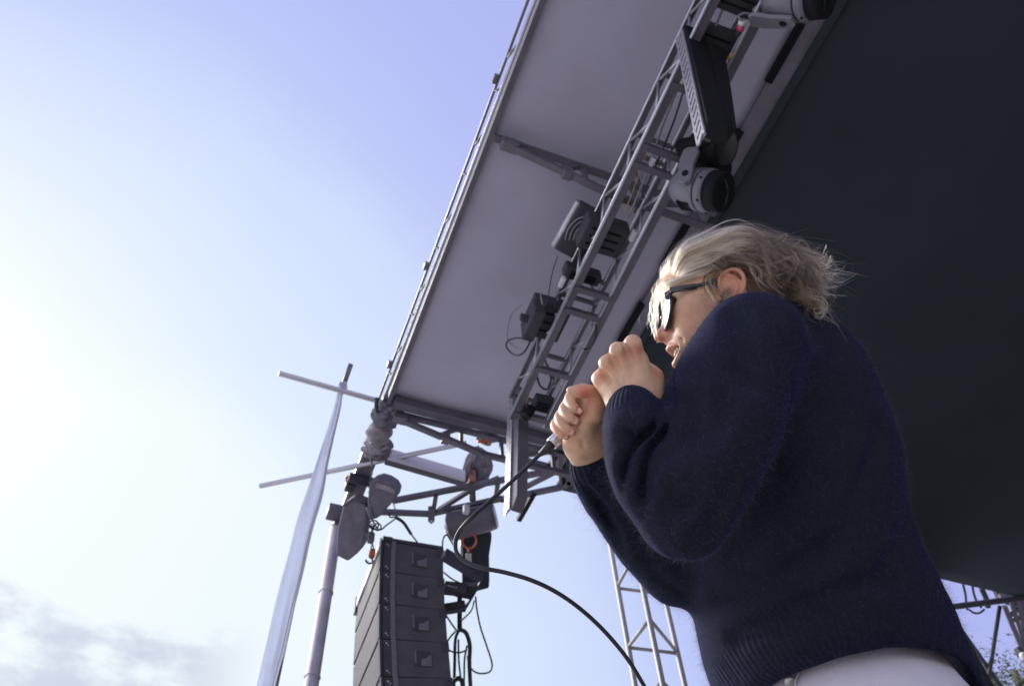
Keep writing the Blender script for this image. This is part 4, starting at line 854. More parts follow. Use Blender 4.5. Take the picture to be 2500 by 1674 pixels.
for s_ in (-1, 1):
    S.cap((.002, -.022, .060 * s_), (.012, -.062, .052 * s_), .012, .012, k=.03)     # ramus
    S.cap((.012, -.064, .051 * s_), (.068, -.094, .020 * s_), .013, .014, k=.025)    # jaw line
    S.ell((.062, -.006, .040 * s_), (.026, .020, .020), k=.022)                      # cheek bone
    S.ell((.060, -.040, .032 * s_), (.030, .030, .022), k=.02)                       # cheek
    S.cap((.080, .032, .030 * s_), (.062, .034, .052 * s_), .010, .008, k=.015)      # brow
    S.ell((.086, .012, .031 * s_), (.014, .012, .017), k=.010, cut=True)             # eye socket
    S.ell((.070, .010, .031 * s_), (.0135, .0125, .0135), k=.004)                    # eyeball
    S.cap((.083, .017, .018 * s_), (.076, .016, .043 * s_), .004, .003, k=.004)      # lid
S.ell((.076, -.106, 0), (.017, .015, .020), k=.016)         # chin
S.cap((.088, .022, 0), (.110, -.018, 0), .0085, .0085, k=.016)   # nose bridge
S.ell((.1155, -.0225, 0), (.0125, .0105, .0120), k=.010)        # nose tip
for s_ in (-1, 1):
    S.ell((.1005, -.0265, .0125 * s_), (.0115, .0085, .0072), k=.006)                 # wing
    S.cap((.104, -.0370, .0068 * s_), (.106, -.0265, .0060 * s_), .0042, .0030, k=.002, cut=True)   # nostril
    S.cap((.094, -.030, .025 * s_), (.084, -.056, .036 * s_), .0015, .0012, k=.008, cut=True)        # smile fold
S.ell((.086, -.045, 0), (.017, .020, .026), k=.016)         # muzzle
S.ell((.082, -.076, 0), (.017, .018, .024), k=.016)
for s_ in (-1, 1):                                            # lips, parted
    S.chain([(.1060, -.0500, .000), (.1035, -.0502, .008 * s_), (.0970, -.0545, .018 * s_), (.0885, -.0605, .0285 * s_)], [.0052, .0052, .0042, .0026], k=.003)
    S.chain([(.1000, -.0805, .000), (.0980, -.0795, .008 * s_), (.0935, -.0745, .018 * s_), (.0880, -.0640, .0285 * s_)], [.0062, .0060, .0046, .0024], k=.003)
    S.chain([(.1010, -.0650, 0), (.0980, -.0650, .009 * s_), (.0925, -.0640, .018 * s_), (.0875, -.0620, .0265 * s_)], [.0098, .0092, .0065, .0022], k=.0015, sub=4, cut=True)
S.cap((.005, -.060, 0), (-.020, -.095, .0), .050, .046, k=.03)     # neck
S.cap((-.030, -.03, 0), (-.035, -.090, .0), .050, .044, k=.03)
# ear (left one faces the lens): plate, helix, antihelix, concha, tragus, lobe
for s_ in (1, -1):
    le = lambda f, u, l: ((f + .008) * 1.25 - .002 - .28 * u, u * 1.28 - .006, (.074 + (l - .074) * 1.15) * s_)
    S.ell(le(-.010, .004, .0762), (.0215, .0350, .0040), ax=((.925, -.26, -.28 * s_), (.27, .963, 0), (.27, -.076, .96 * s_)), k=.004)
    S.ell(le(-.004, .004, .066), (.017, .030, .010), k=.006)
    S.ell(le(-.004, -.002, .0805), (.0098, .0125, .0062), k=.003, cut=True)
    S.ell(le(-.007, .019, .0815), (.0075, .0070, .0030), k=.003, cut=True)
    S.chain([le(.0020, .002, .0765), le(.0065, .0140, .0770), le(.0050, .0255, .0785), le(-.0060, .0325, .0805), le(-.0180, .0285, .0825), le(-.0250, .0160, .0838), le(-.0245, .0000, .0830), le(-.0170, -.0150, .0810), le(-.0080, -.0245, .0785)], [.0022, .0028, .0032, .0035, .0038, .0038, .0034, .0032, .0030], k=.0025)
    S.chain([le(-.0030, .0200, .0785), le(-.0120, .0150, .0808), le(-.0165, .0030, .0815), le(-.0125, -.0090, .0805), le(-.0060, -.0130, .0790)], [.0024, .0030, .0032, .0028, .0026], k=.003)
    S.ell(le(.0055, -.006, .0755), (.0042, .0060, .0040), k=.003)
    S.ell(le(-.0040, -.0250, .0770), (.0092, .0125, .0046), k=.005)
    S.cap(le(.0000, -.0030, .080), le(.006, -.003, .066), .0034, .003, k=.002, cut=True)
V, Q = S.mesh(); V = smooth_mesh(V, Q, 2, .4)
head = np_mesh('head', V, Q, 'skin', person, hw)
def gau(V, c, r): return np.exp(-((V - np.array(c)) ** 2).sum(1) / r ** 2)
absV = V * np.array([1, 1, 1]); mV = np.abs(V) * np.array([0, 0, 1]) + V * np.array([1, 1, 0])
red = 1.0 * gau(V, (.118, -.024, 0), .016) + .6 * gau(mV, (.10, -.028, .013), .010) + .35 * gau(mV, (.06, -.03, .05), .03)
d_l = np.minimum(np.abs(V[:, 1] + .0500 + .30 * np.abs(V[:, 2])), np.abs(V[:, 1] + .0805 - .50 * np.abs(V[:, 2])))
red += .85 * (V[:, 0] > .0855) * (np.abs(V[:, 2]) < .027) * np.exp(-(d_l / .0055) ** 2)
red += .55 * np.clip((np.abs(V[:, 2]) - .0715) / .008, 0, 1) * (np.abs(V[:, 0] + .008) < .03)
shade_hair = .75 * gau(mV, (.008, -.020, .068), .015) + .55 * gau(mV, (.020, -.03, .064), .018) + .9 * gau(mV, (.0, -.002, .072), .009) + .95 * gau(mV, (.104, -.030, .0065), .0035)  # painted shade in ear hollow and nostrils; dark hair tone at sideburns
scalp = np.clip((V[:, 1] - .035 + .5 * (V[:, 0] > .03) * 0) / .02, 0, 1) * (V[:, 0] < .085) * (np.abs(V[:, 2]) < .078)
shade_hair = np.clip(shade_hair + .8 * scalp * (V[:, 0] < .06) + .8 * (V[:, 0] < -.03) * (V[:, 1] > -.06), 0, .95)
set_attr(head, 'red', np.clip(red, 0, 1)); set_attr(head, 'shade_hair', shade_hair)
# teeth and mouth
def hMB(fn, name, m, parent=person): mb = MB(); fn(mb); mb.v = [Vector(hp(*v)) for v in mb.v]; return mb.build(name, m, parent)
hMB(lambda b: b.ball((.078, -.064, 0), .02, (.75, .75, 1.1)), 'mouth_inside', 'mouth_dark')
for i in range(8):
    a = (i - 3.5) * .0066
    hMB(lambda b: b.bbox(Vector((.0975 - 18 * a * a * .9, -.0590, a)), X3, Y3, Z3, .0022, .0056, .0031, .0015), 'tooth', 'tooth')
for i in range(6):
    a = (i - 2.5) * .0058
    hMB(lambda b: b.bbox(Vector((.0930 - 18 * a * a, -.0735, a)), X3, Y3, Z3, .0020, .0035, .0027, .0012), 'tooth', 'tooth')
# sunglasses
gl = MB().ball((0, 0, 0), .001).build('sunglasses', 'frame_black', person); gl.data.clear_geometry()
gmb = MB()
def lens_pt(s_, ang, rf=1.0):   # rounded wayfarer outline in the l-u plane, wrapped round the face
    cl, cu = .0335 * s_, .003; a, b = .0265 * rf, .0265 * rf
    ca_, sa = math.cos(ang), math.sin(ang); l = cl + a * math.copysign(abs(ca_) ** .8, ca_) * s_; u = cu + b * math.copysign(abs(sa) ** .85, sa) + .004 * ca_
    return (.1060 - 3.6 * l * l - .10 * (u - .006) - .06 * 0, u, l)
for s_ in (1, -1):
    gmb.hose([lens_pt(s_, q) for q in np.linspace(0, 2 * math.pi, 33)[:-1]], .0024, 8, True)
    hinge = lens_pt(s_, .55)
    hg = (hinge[0] - .002, .0215, .0600 * s_)
    gmb.hose(bez([(.0975, .0215, .0540 * s_), (.088, .0215, .0655 * s_), (.070, .0205, .0715 * s_), (.03, .0200, .0765 * s_), (.008, .0240, .0750 * s_), (-.010, .0180, .0690 * s_)], 5), .0034, 8)
    gmb.box(Vector((.070, .0212, .0715 * s_)), X3, Y3, Z3, .022, .0050, .0016)
    gmb.bbox(Vector((.0945, .0215, .0575 * s_)), Vector((.8, 0, -.6 * s_)).normalized(), Y3, Vector((.6 * s_, 0, .8)).normalized(), .006, .0062, .0030, .001)
gmb.hose([(.1045, .012, -.008), (.1085, .0135, 0), (.1045, .012, .008)], .0032, 8)
gmb.v = [Vector(hp(*v)) - ORG[person.name] for v in gmb.v]
gl.data.from_pydata([tuple(v) for v in gmb.v], [], gmb.f); gl.data.polygons.foreach_set('use_smooth', gmb.sm)
for s_ in (1, -1):
    lb_ = MB(); ring_ = [lens_pt(s_, q) for q in np.linspace(0, 2 * math.pi, 33)[:-1]]; cen = Vector(ring_[0]) * 0
    for q in ring_: cen += Vector(q) / 32
    cen.x += .0045; vs = [cen]; fs = []
    for k_, rf in ((1, .35), (2, .7), (3, 1.0)):
        for q in ring_:
            p = cen.lerp(Vector(q), rf); p.x += .0015; vs.append(p)
    for i in range(32):
        fs.append((0, 1 + i, 1 + (i + 1) % 32))
        for k_ in (0, 1): fs.append((1 + k_ * 32 + i, 33 + k_ * 32 + i, 33 + k_ * 32 + (i + 1) % 32, 1 + k_ * 32 + (i + 1) % 32))
    n_ = len(vs); vs += [v - Vector((.0018, 0, 0)) for v in vs]; fs += [tuple(reversed([a + n_ for a in f])) for f in fs]
    lb_.add(vs, fs, True); lb_.v = [Vector(hp(*v)) for v in lb_.v]; lb_.build('lens', 'sky_grey_lens', gl)
# ------------------------------------------------------------------ hands
def hand_mesh(S, name, reds, shades=()):
    V, Q = S.mesh(); V = smooth_mesh(V, Q, 2, .4); o = np_mesh(name, V, Q, 'skin', person)
    r_ = np.zeros(len(V)); s2 = np.zeros(len(V))
    for c, rr, w_ in reds: r_ += w_ * gau(V, c, rr)
    for c, rr, w_ in shades: s2 += w_ * gau(V, c, rr)
    set_attr(o, 'red', np.clip(r_, 0, 1)); set_attr(o, 'shade_hair', np.clip(s2, 0, 1)); return o
# microphone line: from the cable end (lower left, farther) up to the mouth side
ma_ = P3(1352, 1078, 1.245); mb_ = P3(1502, 925, 1.312)
mdir = (mb_ - ma_) / np.linalg.norm(mb_ - ma_)
# ---- lower hand (his right): fingers curled round the mic, nails towards the lens, thumb on top
ptsR = dict(
 index=[(1424, 948, 1.262), (1402, 957, 1.246), (1390, 978, 1.222), (1402, 996, 1.200), (1417, 1004, 1.196)],
 middle=[(1418, 968, 1.264), (1392, 980, 1.246), (1378, 1000, 1.216), (1390, 1018, 1.195), (1406, 1028, 1.192)],
 ring=[(1410, 990, 1.264), (1383, 1000, 1.246), (1366, 1020, 1.214), (1379, 1042, 1.193), (1396, 1054, 1.190)],
 pinky=[(1400, 1012, 1.262), (1372, 1020, 1.246), (1355, 1038, 1.218), (1367, 1056, 1.198), (1382, 1064, 1.196)])
lo_ = np.min([P3(1330, 920, 1.15), P3(1500, 1180, 1.15), P3(1330, 1180, 1.33), P3(1500, 920, 1.33), P3(1330, 920, 1.33), P3(1500, 1180, 1.33), P3(1500, 920, 1.15), P3(1330, 1180, 1.15)], 0); hi_ = np.max([P3(1330, 920, 1.15), P3(1500, 1180, 1.15), P3(1330, 1180, 1.33), P3(1500, 920, 1.33), P3(1330, 920, 1.33), P3(1500, 1180, 1.33), P3(1500, 920, 1.15), P3(1330, 1180, 1.15)], 0)
S = SDF(lo_, hi_, .00125)
rads = dict(index=[.0088, .0088, .0086, .0076, .0066], middle=[.0090, .0090, .0088, .0078, .0067], ring=[.0088, .0087, .0084, .0075, .0065], pinky=[.0080, .0078, .0076, .0068, .0060])
# palm behind and right of the fingers
S.cap(P3(1434, 988, 1.250), P3(1408, 1075, 1.245), .0165, .018, k=.012)
S.cap(P3(1446, 998, 1.228), P3(1420, 1060, 1.222), .0165, .021, k=.012)        # thenar
S.cap(P3(1446, 988, 1.212), P3(1428, 1040, 1.205), .0125, .0165, k=.010)
S.cap(P3(1398, 1078, 1.222), P3(1412, 1085, 1.225), .0125, .015, k=.012)       # heel, little finger side
S.cap(P3(1425, 1060, 1.225), P3(1470, 1075, 1.245), .018, .020, k=.016)
S.cap(P3(1415, 1092, 1.235), P3(1445, 1160, 1.275), .021, .022, k=.02)         # wrist
S.cap(P3(1440, 1085, 1.235), P3(1472, 1150, 1.275), .020, .022, k=.02)
for nm in ('index', 'middle', 'ring', 'pinky'): S.chain([P3(*p) for p in ptsR[nm]], rads[nm], k=.0007)
S.ell(P3(1428, 1000, 1.186), (.0085, .011, .012), k=.006, cut=True)
S.chain([P3(1449, 1010, 1.205), P3(1456, 976, 1.196), P3(1441, 956, 1.190), P3(1416, 956, 1.188), P3(1393, 953, 1.188)], [.0150, .0125, .0105, .0095, .0062], k=.005)   # thumb
S.cap(P3(1413, 1063, 1.192), P3(1424, 1090, 1.203), .0016, .0016, k=.006, cut=True)
S.cap(P3(1395, 1077, 1.200), P3(1424, 1076, 1.198), .0012, .0012, k=.005, cut=True)
rd = [(P3(1417, 1004, 1.196), .008, .7), (P3(1406, 1028, 1.192), .008, .7), (P3(1396, 1054, 1.190), .008, .8), (P3(1382, 1064, 1.196), .008, .7), (P3(1440, 965, 1.185), .016, .5), (P3(1425, 960, 1.18), .012, .6), (P3(1455, 985, 1.2), .02, .35), (P3(1365, 1045, 1.2), .012, .4)]
hR = hand_mesh(S, 'right_hand', rd)
# nails on the curled fingers
for nm, rot in (('middle', 0), ('ring', 0), ('pinky', 0), ('index', 0)):
    q = ptsR[nm]; a = P3(*q[3]); b = P3(*q[4]); d = (b - a) / np.linalg.norm(b - a); tw_ = -ray(q[4][0], q[4][1]); tw_ /= np.linalg.norm(tw_); tw_ -= d * (tw_ @ d); tw_ /= np.linalg.norm(tw_)
    up_ = tw_; sd_ = np.cross(d, up_); c = b - d * .0005 + up_ * (rads[nm][4] * .80)
    mbn = MB(); mbn.ball(Vector(c), .0052, (.85, .95, .26), (Vector(sd_), Vector(d), Vector(up_)), n=14); mbn.build('nail', 'nail', hR)
q = [P3(1404, 954.5, 1.188), P3(1393, 953, 1.188)]; d = q[1] - q[0]; d /= np.linalg.norm(d); up_ = npd(.1, .95, .3); up_ -= d * (up_ @ d); up_ /= np.linalg.norm(up_); sd_ = np.cross(d, up_)
mbn = MB(); mbn.ball(Vector(q[1] - d * .004 + up_ * .0046), .0075, (.85, 1.0, .22), (Vector(sd_), Vector(d), Vector(up_)), n=14); mbn.build('nail', 'nail', hR)
# ---- upper hand (his left): back of the hand towards the lens, fingers closing behind the mic
cs = [P3(x, y, z) for x in (1430, 1650) for y in (790, 1040) for z in (1.07, 1.30)]
S = SDF(np.min(cs, 0), np.max(cs, 0), .0013)
K = [P3(1545, 840, 1.150), P3(1508, 857, 1.150), P3(1482, 888, 1.155), P3(1465, 924, 1.165)]     # knuckles index..pinky
Wr = [P3(1585, 990, 1.135), P3(1562, 992, 1.13), P3(1540, 994, 1.13), P3(1520, 996, 1.135)]
for i in range(4):
    S.cap(K[i] + npd(0, 0, -.006), Wr[i], .0118, .0150, k=.012)
S.cap(P3(1560, 880, 1.165), P3(1580, 985, 1.150), .013, .017, k=.014)
S.ell((P3(1535, 930, 1.155)), (.030, .035, .012), ax=(npd(1, .2, 0), npd(-.2, 1, 0), npd(0, 0, 1)), k=.014)
for i, r_ in enumerate((.0108, .0098, .0086, .0076)): S.ell(K[i] + npd(0, 0, .002), (r_, r_, r_ * .95), k=.010)
for i in range(3): S.cap(K[i] * .5 + K[i + 1] * .5 + npd(.002, -.006, .010), K[i] * .36 + K[i + 1] * .36 + Wr[i] * .14 + Wr[i + 1] * .14 + npd(0, 0, .013), .0052, .0022, k=.008, cut=True)
for i in range(3): S.cap(K[i] * .5 + K[i + 1] * .5 + npd(-.004, .010, -.004), K[i] * .5 + K[i + 1] * .5 + npd(0, -.002, .010), .0022, .0022, k=.006, cut=True)
for i in range(4): S.cap(K[i] + npd(0, 0, .0045), K[i] * .25 + Wr[i] * .75 + npd(0, 0, .0070), .0040, .0034, k=.004)     # tendons
# fingers: proximal bone goes up and away, then folds down round the mic
Fg = [[K[0], P3(1546, 834, 1.162), P3(1540, 850, 1.205), P3(1520, 880, 1.240)], [K[1], P3(1506, 851, 1.166), P3(1500, 872, 1.208), P3(1500, 905, 1.243)],
      [K[2], P3(1479, 886, 1.175), P3(1480, 905, 1.212), P3(1490, 925, 1.245)], [K[3], P3(1463, 924, 1.18), P3(1470, 938, 1.215), P3(1482, 950, 1.243)]]
for i, r_ in enumerate((.0102, .0096, .0086, .0076)): S.chain(Fg[i], [r_, r_, r_ * .9, r_ * .75], k=.003)
S.chain([P3(1590, 960, 1.150), P3(1600, 925, 1.160), P3(1594, 912, 1.178), P3(1572, 895, 1.215), P3(1555, 880, 1.235)], [.0165, .0125, .0115, .0105, .0085], k=.012)    # thumb, folding behind
S.cap(P3(1560, 985, 1.135), P3(1590, 1060, 1.12), .026, .028, k=.02); S.cap(P3(1528, 990, 1.138), P3(1550, 1060, 1.125), .021, .026, k=.02)
rd = [(K[0] + npd(.004, -.012, .010), .011, .5), (K[1] + npd(.003, -.010, .010), .010, .45), (K[2] + npd(.002, -.006, .008), .008, .65), (K[3] + npd(.0, -.0, .006), .008, .6), (P3(1600, 912, 1.150), .012, .7), (P3(1555, 850, 1.15), .012, .4)]
hL = hand_mesh(S, 'left_hand', rd)
# ------------------------------------------------------------------ sweater
cs = [P3(x, y, z) for x in (1350, 2430) for y in (680, 1720) for z in (.93, 1.56)]
S = SDF(np.min(cs, 0), np.max(cs, 0), .0052)
def pc(pts, k=.03, **kw): S.chain([P3(x, y, z) for x, y, z, r in pts], [px(r, z) for x, y, z, r in pts], k=k, **kw)
pc([(1880, 935, 1.36, 175), (1905, 1020, 1.35, 240), (1930, 1150, 1.33, 258), (1940, 1280, 1.31, 266), (1962, 1400, 1.30, 278), (2010, 1550, 1.30, 298), (2058, 1674, 1.30, 300), (2095, 1790, 1.30, 295)], k=.03)
pc([(1838, 838, 1.20, 117), (1800, 915, 1.17, 134), (1755, 1030, 1.12, 140), (1702, 1150, 1.08, 132), (1668, 1246, 1.055, 104)], k=.09)      # near upper arm
pc([(1668, 1248, 1.055, 103), (1605, 1165, 1.065, 110), (1572, 1090, 1.085, 98), (1556, 1040, 1.11, 84), (1547, 1004, 1.13, 61)], k=.006)
pc([(1604, 1000, 1.080, 22), (1580, 1058, 1.040, 28), (1558, 1100, 1.030, 28), (1548, 1150, 1.030, 20)], k=.004)   # near forearm
pc([(1440, 1138, 1.255, 50), (1455, 1168, 1.268, 56), (1505, 1240, 1.31, 66), (1580, 1330, 1.33, 76), (1650, 1385, 1.34, 78)], k=.02)           # far forearm
pc([(1650, 1385, 1.34, 80), (1720, 1370, 1.38, 92), (1800, 1200, 1.42, 130), (1800, 1000, 1.44, 130)], k=.03)
pc([(1860, 800, 1.28, 60), (1930, 830, 1.32, 88), (1985, 905, 1.34, 110)], k=.05)                                                                # collar / nape
pc([(1462, 1122, 1.245, 30), (1466, 1160, 1.258, 44), (1490, 1210, 1.285, 56)], k=.02)
# pull-in above the hem and puffed body over it
S.chain([P3(1690, 1470, 1.17), P3(1700, 1560, 1.17), P3(1725, 1660, 1.19)], [.012, .012, .012], k=.05, cut=True)
# folds: creases where the forearm meets the upper arm, drapes across the body; each follows the surface under it
def surf(x, y, off=0.0):
    r_ = ray(x, y); zs = np.arange(.93, 1.56, .002); P = zs[:, None] * r_; I = np.clip(np.round((P - S.lo) / S.h).astype(int), 0, S.n - 1); f = S.F[I[:, 0], I[:, 1], I[:, 2]]; k_ = np.argmax(f < 0)
    return P3(x, y, (zs[k_] if f[k_] < 0 else 1.1) + off)
def crease(pts, r_, k_=.010, off=.0, cut=True):
    n_ = len(pts); S.chain([surf(x, y, off) for x, y in pts], list(np.interp(np.linspace(0, 1, n_), [0, .25, .75, 1], [r_ * .3, r_, r_, r_ * .3])), k=k_, cut=cut)
crease([(1612, 975), (1598, 1030), (1566, 1072), (1540, 1104), (1526, 1145), (1524, 1190)], .0160, .010)
crease([(1645, 1000), (1625, 1055), (1594, 1095), (1574, 1140), (1566, 1190), (1572, 1235)], .0160, .010)
crease([(1655, 1060), (1620, 1110), (1590, 1160), (1580, 1230)], .0090, .010)
crease([(1512, 1050), (1535, 1066), (1560, 1060)], .010, .010)
crease([(1700, 960), (1690, 1040), (1650, 1110)], .012, .02)
crease([(1600, 1200), (1640, 1240), (1700, 1230)], .012, .012)
crease([(1625, 960), (1668, 985), (1700, 1050)], .008, .014)
def slit(pts, r_=.0068):
    base = [surf(x, y) for x, y in pts]
    for dz in (.0, .012, .024): S.chain([b + b / np.linalg.norm(b) * dz for b in base], list(np.interp(np.linspace(0, 1, len(pts)), [0, .2, .8, 1], [r_ * .2, r_, r_, r_ * .2])), k=.004, cut=True)
slit([(1598, 1022), (1590, 1045), (1566, 1070), (1540, 1102), (1524, 1150), (1522, 1200)])
slit([(1632, 1030), (1616, 1062), (1590, 1092), (1572, 1140), (1568, 1200), (1580, 1245)])
slit([(1520, 1045), (1545, 1056), (1572, 1046)], .005)
slit([(1440, 1190), (1470, 1240), (1498, 1290)], .005)
crease([(1700, 1320), (1740, 1280), (1790, 1180)], .0110, .015)
crease([(1790, 900), (1770, 1000), (1720, 1090)], .0050, .03)
crease([(1780, 760), (1820, 830), (1835, 930)], .0040, .03)
crease([(1770, 1350), (1860, 1270), (1915, 1150), (1930, 1020)], .0150, .02)
crease([(1740, 1450), (1850, 1430), (1980, 1370), (2080, 1270)], .0110, .025)
crease([(1790, 1560), (1930, 1500), (2080, 1440), (2200, 1420)], .0110, .025)
crease([(2150, 1040), (2120, 1150), (2060, 1240)], .0110, .025)
crease([(2230, 1230), (2200, 1330), (2150, 1400)], .0060, .03)
crease([(1425, 1180), (1465, 1230), (1500, 1290), (1520, 1350)], .0050, .014)
crease([(1560, 1330), (1600, 1400), (1660, 1440)], .0050, .014)
crease([(1450, 1170), (1490, 1215), (1520, 1270)], .0040, .012)
# hem plane: horizontal, opening at the hips ; drop everything under it
zc = .600 - (-.28) ; HEMZ = .642
gz = S.ax[2][None, None, :]
S.F = np.maximum(S.F, (HEMZ - .016 - gz).astype(np.float32) * np.ones_like(S.F))
# hollow out the bottom so the hem reads as cloth
S.chain([Vector(P3(2055, 1640, 1.30)) + Vector((0, 0, -.06)), Vector(P3(2055, 1640, 1.30)) + Vector((0, 0, .05))], [.172, .150], k=.01, cut=True)
V, Q = S.mesh()
V = smooth_mesh(V, Q, 2, .5)
# knit softness: low noise along the surface
dn_n = np.array([noise.noise(Vector(v) * 8) * .006 + noise.noise(Vector(v) * 19) * .0016 for v in V])
e1 = V[Q[:, 2]] - V[Q[:, 0]]; e2 = V[Q[:, 3]] - V[Q[:, 1]]; fn = np.cross(e1, e2); VN = np.zeros_like(V)
for i in range(4): np.add.at(VN, Q[:, i], fn)
VN /= np.linalg.norm(VN, axis=1)[:, None] + 1e-12
V = V + VN * dn_n[:, None]
sw = np_mesh('sweater', V, Q, 'wool', person)
# rib knit at the hem and the cuffs: coordinate round the opening + mask
ax0 = np.array(P3(2055, 1640, 1.30)); ang = np.arctan2(V[:, 1] - ax0[1], V[:, 0] - ax0[0]) * .19
ribm = np.clip((HEMZ + .05 - V[:, 2]) / .03, 0, 1) * .30; ribu = ang.copy()
for c_, d_, rr, ln_ in ((P3(1547, 985, 1.13), P3(1556, 1060, 1.10) - P3(1547, 985, 1.13), .05, .035), (P3(1430, 1120, 1.27), P3(1470, 1190, 1.29) - P3(1430, 1120, 1.27), .04, .035)):
    d_ = d_ / np.linalg.norm(d_); a_ = (V - c_) @ d_; rad_ = V - c_ - a_[:, None] * d_; rl = np.linalg.norm(rad_, axis=1)
    m_ = (rl < rr * 1.25) * np.clip((ln_ - a_) / .022, 0, 1) * (a_ > -.06) * .45; b1x = np.cross(d_, [0, 0, 1]); b1x /= np.linalg.norm(b1x); b2x = np.cross(d_, b1x)
    an = np.arctan2(rad_ @ b2x, rad_ @ b1x) * rr; ribu = np.where(m_ > 0, an, ribu); ribm = np.maximum(ribm, m_)
set_attr(sw, 'ribu', ribu); set_attr(sw, 'ribm', ribm)
tw_ = MATS['wool'].node_tree; bw = tw_.nodes['Principled BSDF']
au = tw_.nodes.new('ShaderNodeAttribute'); au.attribute_name = 'ribu'; am = tw_.nodes.new('ShaderNodeAttribute'); am.attribute_name = 'ribm'
m1 = tw_.nodes.new('ShaderNodeMath'); m1.operation = 'MULTIPLY'; m1.inputs[1].default_value = 2 * math.pi / .0085; m2 = tw_.nodes.new('ShaderNodeMath'); m2.operation = 'SINE'; m3 = tw_.nodes.new('ShaderNodeMath'); m3.operation = 'MULTIPLY'
tw_.links.new(au.outputs['Fac'], m1.inputs[0]); tw_.links.new(m1.outputs[0], m2.inputs[0]); tw_.links.new(m2.outputs[0], m3.inputs[0]); tw_.links.new(am.outputs['Fac'], m3.inputs[1])
bpr = tw_.nodes.new('ShaderNodeBump'); bpr.inputs['Strength'].default_value = .7; bpr.inputs['Distance'].default_value = .004; tw_.links.new(m3.outputs[0], bpr.inputs['Height'])
old = bw.inputs['Normal'].links[0].from_node; tw_.links.new(old.outputs[0], bpr.inputs['Normal']); tw_.links.new(bpr.outputs[0], bw.inputs['Normal'])
# mohair fuzz
tri = V[Q]; area = np.linalg.norm(np.cross(tri[:, 2] - tri[:, 0], tri[:, 3] - tri[:, 1]), axis=1); NF = 170000
fi = nrnd.choice(len(Q), NF, p=area / area.sum()); uvw = nrnd.dirichlet((1, 1, 1, 1), NF); Pq = (tri[fi] * uvw[:, :, None]).sum(1); Nn = VN[Q[fi, 0]]
T1 = nrnd.normal(size=(NF, 3)); T1 -= Nn * (T1 * Nn).sum(1)[:, None]; T1 /= np.linalg.norm(T1, axis=1)[:, None]
ln = np.clip(np.where(nrnd.random(NF) < .16, nrnd.gamma(3.0, .0042, NF), nrnd.gamma(2.0, .0021, NF)), .002, .030)[:, None]; lean = nrnd.uniform(.3, 2.2, NF)[:, None]; cl = nrnd.normal(scale=.45, size=(NF, 3))
d = Nn + T1 * lean; d /= np.linalg.norm(d, axis=1)[:, None]; a = Pq - Nn * .001
cur = np.stack([a, a + d * ln * .4, a + d * ln * .72 + cl * ln * .25, a + d * ln * .9 + cl * ln * .6], 1)
fz = strands('fuzz', cur, 'wool_fibre', sw, .00006, .000025, np.repeat(nrnd.uniform(0, 1, NF)[:, None] ** 2, 4, 1)); fz['kind'] = 'stuff'
# ------------------------------------------------------------------ jeans, legs and shoes
hc = np.array(P3(2055, 1640, 1.30)); hx, hy = hc[0], hc[1]
S = SDF((hx - .30, hy - .30, -.24), (hx + .30, hy + .34, HEMZ + .06), .0075)
lf = Fh.copy(); lf[2] = 0; lf = np.array([-.55, .75, 0]); lf /= np.linalg.norm(lf); sdv = np.array([lf[1], -lf[0], 0])      # facing, and his right hand side
up1 = np.array([0, 0, 1.])
S.ell(np.array([hx, hy, HEMZ - .055]), (.160, .172, .13), ax=(lf, sdv, up1), k=.03)
S.ell(np.array([hx, hy, HEMZ + .02]), (.150, .158, .07), ax=(lf, sdv, up1), k=.03)
S.ell(np.array([hx, hy, HEMZ - .12]) - lf * .05, (.12, .15, .11), ax=(lf, sdv, up1), k=.03)
for s_ in (-1, 1):
    hpv = np.array([hx, hy, HEMZ - .14]) + sdv * .085 * s_; kn = np.array([hx, hy, .16]) + sdv * .10 * s_ + lf * (.10 if s_ > 0 else -.02); an = np.array([hx, hy, -.18]) + sdv * .11 * s_ + lf * (.05 if s_ > 0 else -.12)
    S.cap(hpv, kn, .092, .066, k=.03); S.cap(kn, an, .066, .055, k=.03)
V, Q = S.mesh(); V = smooth_mesh(V, Q, 2, .5)
V += np.array([[noise.noise(Vector(v) * 7 + Vector((5, 1, 2))) * .012, noise.noise(Vector(v) * 8) * .012, 0] for v in V])
tr_ = np_mesh('trousers', V, Q, 'denim', person)
def onb(x, y, off=.003):    # point of the trousers surface under a photograph pixel
    r_ = ray(x, y); r_ = r_ / np.linalg.norm(r_); d = V - np.outer(V @ r_, r_); i = np.argsort((d ** 2).sum(1))[:12]; i = i[np.argmin(V[i] @ r_)]; return Vector(r_ * (V[i] @ r_) - r_ * off)
MB().ball(onb(1927, 1660, .004), .0085, (1, 1, .9), n=14).build('button', 'metal_button', tr_)
for pts in ([(1950, 1640), (1942, 1662), (1940, 1700)],):
    MB().hose(bez([onb(x, y, -.0006) for x, y in pts], 5), .0012, 6).build('seam', 'denim', tr_)
for s_ in (-1, 1):
    an = Vector((hx, hy, -.28)) + Vector(sdv) * .11 * s_ + Vector(lf) * (.05 if s_ > 0 else -.12)
    MB().ball(an + Vector(lf) * .07 + Vector((0, 0, .045)), .10, (.48, 1.45, .55), (Vector(sdv), Vector(lf), Z3), n=20).build('shoe', 'shoe', person)
    MB().bbox(an + Vector(lf) * .07 + Vector((0, 0, .012)), Vector(sdv), Vector(lf), Z3, .05, .145, .012, .01).build('sole', 'white_knob', person)
